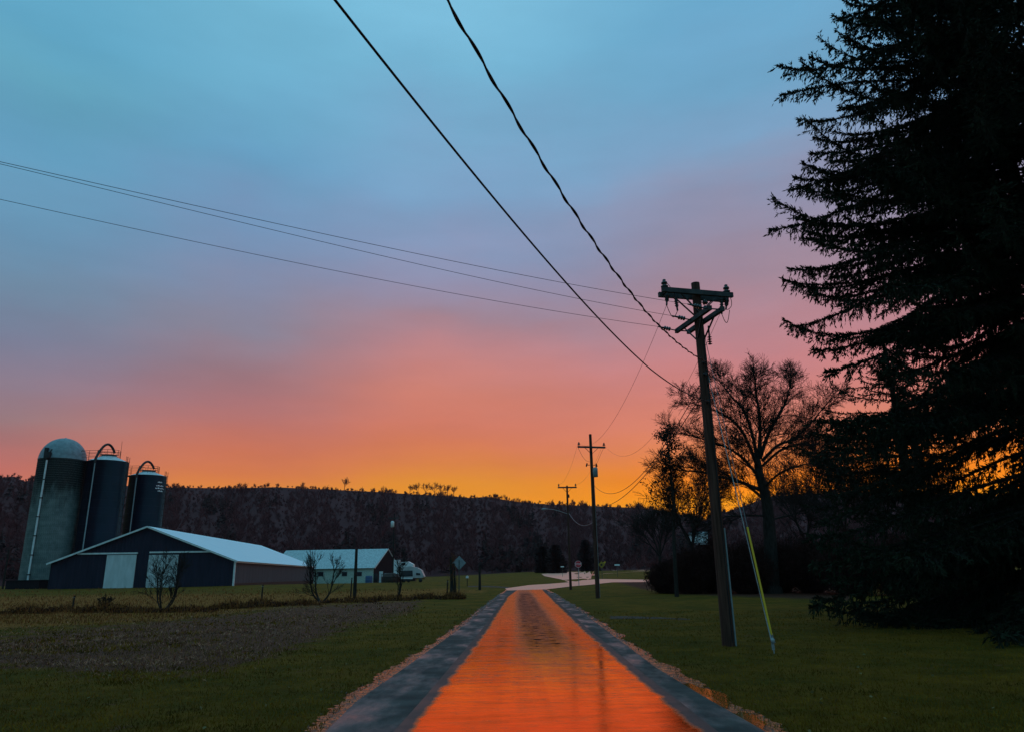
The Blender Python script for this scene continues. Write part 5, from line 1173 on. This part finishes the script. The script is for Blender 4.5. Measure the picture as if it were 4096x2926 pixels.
spruce(sb_, 33, 8.9, 'towering dark spruce filling the right edge, long drooping boughs to the ground', 101, z0=.7, special=sp_, nwh=9, gaps=gp, dens=1.85, envf=envf_, dz=.50)
sb2 = on(3690, 38); spruce(sb2, 13.5, 5.0, 'second darker spruce standing just behind the towering one', 102, z0=4.8, nwh=6, dens=.9, fine_=.8)
sb3 = on(4700, 30); spruce(sb3, 22, 5.5, 'third spruce mostly beyond the right edge of the view', 103, z0=1.0, nwh=4, dens=.6, fine_=.6)

# ------------------------------------------------------------------ undergrowth
def bush(x, D_, wpx, hpx, label, seed, n=700, material=None, cat='bush', group='dark bushes under the trees', name='bramble_bush', leafy=True):
    b = on(x, D_); rng = np.random.default_rng(seed); k = D_/F; W_ = wpx/2*k; H_ = hpx*k; t = empty(name, b, label, cat, group)
    a_ = rng.uniform(0, 6.28, n); sp = rng.uniform(0, 1, n)**.7; P = np.stack([b[0]+.35*W_*sp*np.cos(a_), b[1]+.35*W_*sp*np.sin(a_), b[2]+0*a_], -1)
    D2 = np.stack([np.cos(a_)*sp*W_*.8, np.sin(a_)*sp*W_*.8, (1.05-.45*sp**2)*H_*rng.uniform(.6, 1.05, n)], -1); E = P+D2
    mid = P+D2*.55+rng.normal(0, .08*H_, P.shape); w_ = max(.012, D_*.00022)
    V1, F1 = segs_mesh(np.concatenate([P, mid]), np.concatenate([mid, E]), np.full(2*n, w_), np.full(2*n, w_*.6), 3); np_mesh('stems', V1, F1, m_bramble, t)
    m_ = n*9; r_ = rng.integers(0, n, m_); u_ = rng.uniform(.15, 1, m_)[:, None]; Q = np.where(u_ < .55, P[r_]+(mid-P)[r_]*u_/.55, mid[r_]+(E-mid)[r_]*(u_-.55)/.45)+rng.normal(0, .05*H_, (m_, 3))
    V2, F2 = blades_mesh(Q, rng.normal(size=(m_, 3))+np.array([0, 0, .6]), rng.uniform(.5, 1, m_)*D_*.0011, rng.uniform(.5, 1.2, m_)*H_*.14, rng); np_mesh('foliage', V2, F2, material or m_bramble, t)
for i_, (x, D_, w, h, lab) in enumerate(((2665, 66, 130, 95, 'round dark bush at the left end of the thicket'), (2760, 64, 160, 130, 'dark bush behind the withered tree foot'), (2860, 66, 170, 160, 'tall dark bush behind the big utility pole'), (2985, 62, 170, 150, 'dark bush between the pole and the fat trunk'), (3110, 64, 170, 160, 'dark bush at the foot of the fat trunk'), (3240, 62, 180, 170, 'dark bush left of the spruce skirts'), (3400, 58, 220, 190, 'dark bush seen behind the spruce skirts'), (3600, 56, 240, 200, 'dark bush deep behind the spruce'), (3820, 54, 260, 210, 'dark bush beneath the right edge trees'))):
    bush(x, D_, w*1.15, h*1.25, lab, 200+i_, 900)
GD = 'weedy clumps along the ditch'
for i_, (x, y, w, h, lab) in enumerate(((110, 2452, 190, 50, 'dark weedy clump at the far left of the ditch'), (270, 2446, 170, 38, 'low weedy clump below the shed corner'), (430, 2448, 230, 58, 'dark bramble clump left of the many-stemmed tree'), (560, 2448, 180, 36, 'low weedy clump beside the many-stemmed tree'), (740, 2446, 230, 40, 'weedy clump right of the many-stemmed tree'), (925, 2432, 170, 46, 'dark rounded bramble below the shed wall'), (1040, 2426, 150, 50, 'dark bramble around the lone fence post'), (1190, 2420, 190, 40, 'dark weeds left of the forked tree'), (1400, 2408, 210, 36, 'reddish weeds below the mint building'), (1560, 2400, 190, 36, 'reddish weeds around the single-trunk tree'), (1700, 2394, 140, 34, 'thin reddish weeds left of the dead trunk'), (1815, 2394, 90, 44, 'tangle of weeds at the dead trunk and sign'))):
    p = gpx(x, y); D_ = p[1]
    rngb = np.random.default_rng(300+i_); bb = p; k = D_/F; n = 420
    t = empty('weed_clump', bb, lab, 'weeds', GD); W_ = w/2*k; H_ = h*k*.72
    xs = rngb.uniform(-1, 1, n); ys = rngb.uniform(-.6, .6, n); hh = H_*(1-xs**2*.7)*rngb.uniform(.35, 1.1, n); P = np.stack([bb[0]+xs*W_, bb[1]+ys, terr(bb[0]+xs*W_, bb[1]+ys)-.02], -1)
    D2 = np.stack([rngb.normal(0, .35, n), rngb.normal(0, .3, n), np.ones(n)], -1)
    V, Fq = blades_mesh(P, D2, rngb.uniform(.02, .06, n), hh*1.3, rngb); np_mesh('stalks', V, Fq, m_weed, t)
    m_ = 700; r_ = rngb.integers(0, n, m_); Q = P[r_]+D2[r_]*(hh[r_]*rngb.uniform(.1, .8, m_))[:, None]
    V, Fq = blades_mesh(Q, rngb.normal(size=(m_, 3)), .06, rngb.uniform(.1, .28, m_), rngb); np_mesh('bramble_leaves', V, Fq, m_bramble, t)
# distant houses glimpsed through the trees
def house(x, y, D_, w, d_, h, roofh, label, mw, seed=0):
    c = at(x, y, D_); b = c-UP*h*.5; t = empty('hillside_house', b, label, 'house', 'small houses on the far slope')
    g = MB(); g.box(b+UP*h/2-UP*1, (w, d_, h+2)); g.build('wall', mw, t)
    g = MB(); n0 = w/2+.3; y0, y1 = b[1]-d_/2-.3, b[1]+d_/2+.3; zE = b[2]+h
    g.add([(b[0]-n0, y0, zE), (b[0]+n0, y0, zE), (b[0]+n0, y1, zE), (b[0]-n0, y1, zE), (b[0]-n0, b[1], zE+roofh), (b[0]+n0, b[1], zE+roofh)], [(0, 1, 5, 4), (2, 3, 4, 5), (1, 2, 5), (3, 0, 4), (0, 3, 2, 1)]); g.build('roof', m_grey, t)
    for s_ in (-.28, .0, .28)[: (3 if w > 8 else 2)]:
        g = MB(); g.box((b[0]+s_*w, b[1]-d_/2-.03, b[2]+h*.55), (w*.14, .08, h*.35)); g.build('window', m_glass, t)
house(2806, 2146, 330, 4.4, 5, 2.4, 1.2, 'white house on the far slope left of the big pole, windows dark', m_signw)
house(2770, 2143, 332, 2.4, 4, 1.8, .8, 'small white outbuilding next to the far slope house', m_signw)
for x, y, w in ((2928, 2263, 1.9), (2978, 2262, 1.5), (3013, 2262, 1.3), (3505, 2266, 2.6)): pass
car_g = 'pale parked vehicles beyond the thicket'
for i_, (x, y, D_, lab) in enumerate(((2928, 2263, 160, 'pale vehicle glimpsed just right of the big pole'), (2976, 2262, 162, 'pale vehicle glimpsed between the guy cables'), (3520, 2268, 150, 'pale vehicle glimpsed through the spruce'))):
    c = at(x, y, D_); c[2] = gz(c); t = empty('parked_car', c, lab, 'car', car_g)
    pr = [(-2.1, .35), (2.1, .35), (2.15, .8), (1.3, .95), (.8, 1.42), (-.9, 1.45), (-1.7, .98), (-2.1, .9)]; n_ = len(pr); hh = 1.35
    rise = max(0, at(x, y, D_)[2]-c[2]-1.0); c2_ = c+UP*0
    vs = [c2_+np.array([a, -.85, z*hh]) for a, z in pr]+[c2_+np.array([a, .85, z*hh]) for a, z in pr]
    g = MB(); g.add(vs, [tuple(range(n_)), tuple(range(n_, 2*n_))[::-1]]+[(i, i+n_, (i+1) % n_+n_, (i+1) % n_) for i in range(n_)]); g.build('body', m_signw, t)
    g = MB(); g.poly([c2_+np.array([a, -.87, z*hh]) for a, z in ((-.8, 1.0), (1.05, 1.0), (.7, 1.36), (-.7, 1.38))], .02, (0, 1, 0)); g.build('window', m_glass, t)
    for s_ in (-1.3, 1.3):
        for yy in (-.8, .8): g = MB(); g.lathe(c2_+np.array([s_, yy, .34]), [(.1, -.1), (.34, -.1), (.34, .1), (.1, .1)], 14, (0, 1, 0)); g.build('wheel', m_dark, t)

# ------------------------------------------------------------------ thin damp evening air
hz_m = bpy.data.materials.new('evening_haze'); hz_m.use_nodes = True; _n = hz_m.node_tree; _n.nodes.clear()
_v = _n.nodes.new('ShaderNodeVolumePrincipled'); _v.inputs['Color'].default_value = (.95, .58, .62, 1); _v.inputs['Density'].default_value = .00006; _v.inputs['Anisotropy'].default_value = .2
_o2 = _n.nodes.new('ShaderNodeOutputMaterial'); _n.links.new(_v.outputs[0], _o2.inputs['Volume'])
g = MB(); g.box((0, 0, 62), (3400, 3400, 136)); tag(g.build('haze', hz_m), 'thin damp evening air fading the far hillside', 'haze', kind='stuff')

# ------------------------------------------------------------------ grass, stubble, gravel stones (uncountable)
def on_road(X, Y):
    l = np.interp(Y, Ys, lOL[:, 0])-np.interp(Y, Ys, gw[:, 0])*.45; r_ = np.interp(Y, Ys, lOR[:, 0])+np.interp(Y, Ys, gw[:, 0])*.45; return (X > l) & (X < r_)
def scatter(n, seed, x0, x1, y0, y1, pw=1.0):
    rng = np.random.default_rng(seed); px_ = rng.uniform(x0, x1, n); py_ = rng.uniform(y0, y1, n)
    d = _f[None]+_r[None]*((px_-CX)/F)[:, None]+_u[None]*((CY-py_)/F)[:, None]; t_ = -CAMH/d[:, 2]; P = CAM+d*t_[:, None]
    P = P+np.stack([rng.normal(0, .3, n), rng.normal(0, .5, n), 0*t_], -1); P[:, 2] = terr(P[:, 0], P[:, 1]); k = ~on_road(P[:, 0], P[:, 1]); return P[k], px_[k], py_[k], rng
def sizes(P): return np.maximum(1, P[:, 1]/14)
P, a, b, rng = scatter(90000, 1, -500, 4600, 2440, 3100); s = sizes(P)
V, Fq = blades_mesh(P-UP*.01, np.stack([rng.normal(0, .5, len(P)), rng.normal(0, .5, len(P)), np.ones(len(P))], -1), .012*s, rng.uniform(.03, .085, len(P))*s**.5, rng)
tag(np_mesh('grass', V, Fq, m_blade), 'short damp winter grass on both verges', 'grass', kind='stuff')
P, a, b, rng = scatter(52000, 2, -500, 1750, 2395, 2720)
w = poly_w(a, b, [(-1500, 2600), (0, 2545), (700, 2478), (1100, 2432), (1450, 2402), (1680, 2398), (1650, 2440), (1400, 2500), (1150, 2600), (850, 2680), (350, 2690), (0, 2660), (-1500, 2700)], 90); k = rng.random(len(P)) < w*.9*np.clip(.6+.9*np.sin(P[:, 0]*.9+1.7*np.sin(P[:, 1]*.5))*np.sin(P[:, 1]*.7+P[:, 0]*.31), .08, 1); P = P[k]; s = sizes(P)
V, Fq = blades_mesh(P-UP*.01, np.stack([rng.normal(0, 1.0, len(P)), rng.normal(0, 1.0, len(P)), np.ones(len(P))*.7], -1), rng.uniform(.007, .018, len(P))*s, rng.uniform(.04, .15, len(P))*s**.4, rng)
tag(np_mesh('stubble', V, Fq, m_straw), 'broken dry stalks over the bare patch of field', 'stubble', kind='stuff')
P, a, b, rng = scatter(30000, 4, -500, 1960, 2372, 2500)
w = poly_w(a, b, [(-1500, 2400), (0, 2385), (700, 2375), (1250, 2372), (1800, 2352), (1950, 2360), (1700, 2392), (1100, 2428), (650, 2480), (0, 2510), (-1500, 2540)], 30); k = rng.random(len(P)) < w*.6; P = P[k]; s = sizes(P)
V, Fq = blades_mesh(P-UP*.01, np.stack([rng.normal(0, .35, len(P)), rng.normal(0, .35, len(P)), np.ones(len(P))], -1), .012*s, rng.uniform(.06, .2, len(P))*s**.3, rng)
tag(np_mesh('tall_dry_grass', V, Fq, m_weed), 'longer dry grass along the ditch', 'grass', kind='stuff')
P, a, b, rng = scatter(9000, 14, -500, 1750, 2395, 2760)
w = poly_w(a, b, [(-1500, 2600), (0, 2545), (700, 2478), (1100, 2432), (1450, 2402), (1680, 2398), (1650, 2440), (1400, 2500), (1150, 2600), (850, 2700), (350, 2720), (0, 2680), (-1500, 2700)], 120)
k = (rng.random(len(P)) < w*.9) & (np.sin(P[:, 0]*.55+2*np.sin(P[:, 1]*.35))*np.sin(P[:, 1]*.8-P[:, 0]*.2) > .15); P = P[k]; P = np.repeat(P, 4, 0)+np.concatenate([rng.normal(0, .06, (len(P)*4, 2)), np.zeros((len(P)*4, 1))], 1); s = sizes(P)
V, Fq = blades_mesh(P-UP*.01, np.stack([rng.normal(0, .7, len(P)), rng.normal(0, .7, len(P)), np.ones(len(P))], -1), .016*s, rng.uniform(.05, .12, len(P))*s**.4, rng)
tag(np_mesh('weed_tufts', V, Fq, m_blade), 'green weed tufts coming up through the bare patch', 'weeds', kind='stuff')
# stones and clods on the shoulders
rng = np.random.default_rng(77); n = 6000; Yr = np.exp(rng.uniform(math.log(5), math.log(70), n)); sd = rng.random(n) < .5
l = np.interp(Yr, Ys, lOL[:, 0]); r_ = np.interp(Yr, Ys, lOR[:, 0]); g_ = np.interp(Yr, Ys, gw[:, 0]); u_ = np.abs(rng.normal(0, .55, n)); X = np.where(sd, l-g_*u_, r_+g_*u_)
sz = rng.uniform(.006, .022, n)*np.maximum(1, Yr/18); Pc = np.stack([X, Yr, terr(X, Yr)+sz*.3], -1); Vs = np.zeros((n, 6, 3)); ax_ = rng.normal(size=(n, 3, 3))
q1 = np.array([[1, 0, 0], [-1, 0, 0], [0, 1, 0], [0, -1, 0], [0, 0, .6], [0, 0, -.6]]); Vs = Pc[:, None]+(q1[None]*rng.uniform(.6, 1.4, (n, 6, 1)))*sz[:, None, None]
Fo = (np.arange(n)*6)[:, None, None]+np.array([[0, 2, 4], [2, 1, 4], [1, 3, 4], [3, 0, 4], [2, 0, 5], [1, 2, 5], [3, 1, 5], [0, 3, 5]])[None]
m_stone = mat('wet_stones', (.05, .030, .022), .30, .5, col2=(.15, .085, .060), scale=6)
tag(np_mesh('gravel_stones', Vs.reshape(-1, 3), Fo.reshape(-1, 3), m_stone), 'loose wet gravel along both edges of the road', 'gravel', kind='stuff')
P, a, b, rng = scatter(110, 9, -200, 4400, 2480, 3000)
V, Fq = blades_mesh(P+UP*.05, rng.normal(size=P.shape)*np.array([1, 1, .2]), .045, rng.uniform(.05, .09, len(P)), rng)
m_fl = mat('fallen_leaf_pale', (.16, .12, .05), .8, .2)
tag(np_mesh('leaf_litter', V, Fq, m_fl), 'pale fallen leaves dotted over the grass', 'leaves', kind='stuff')
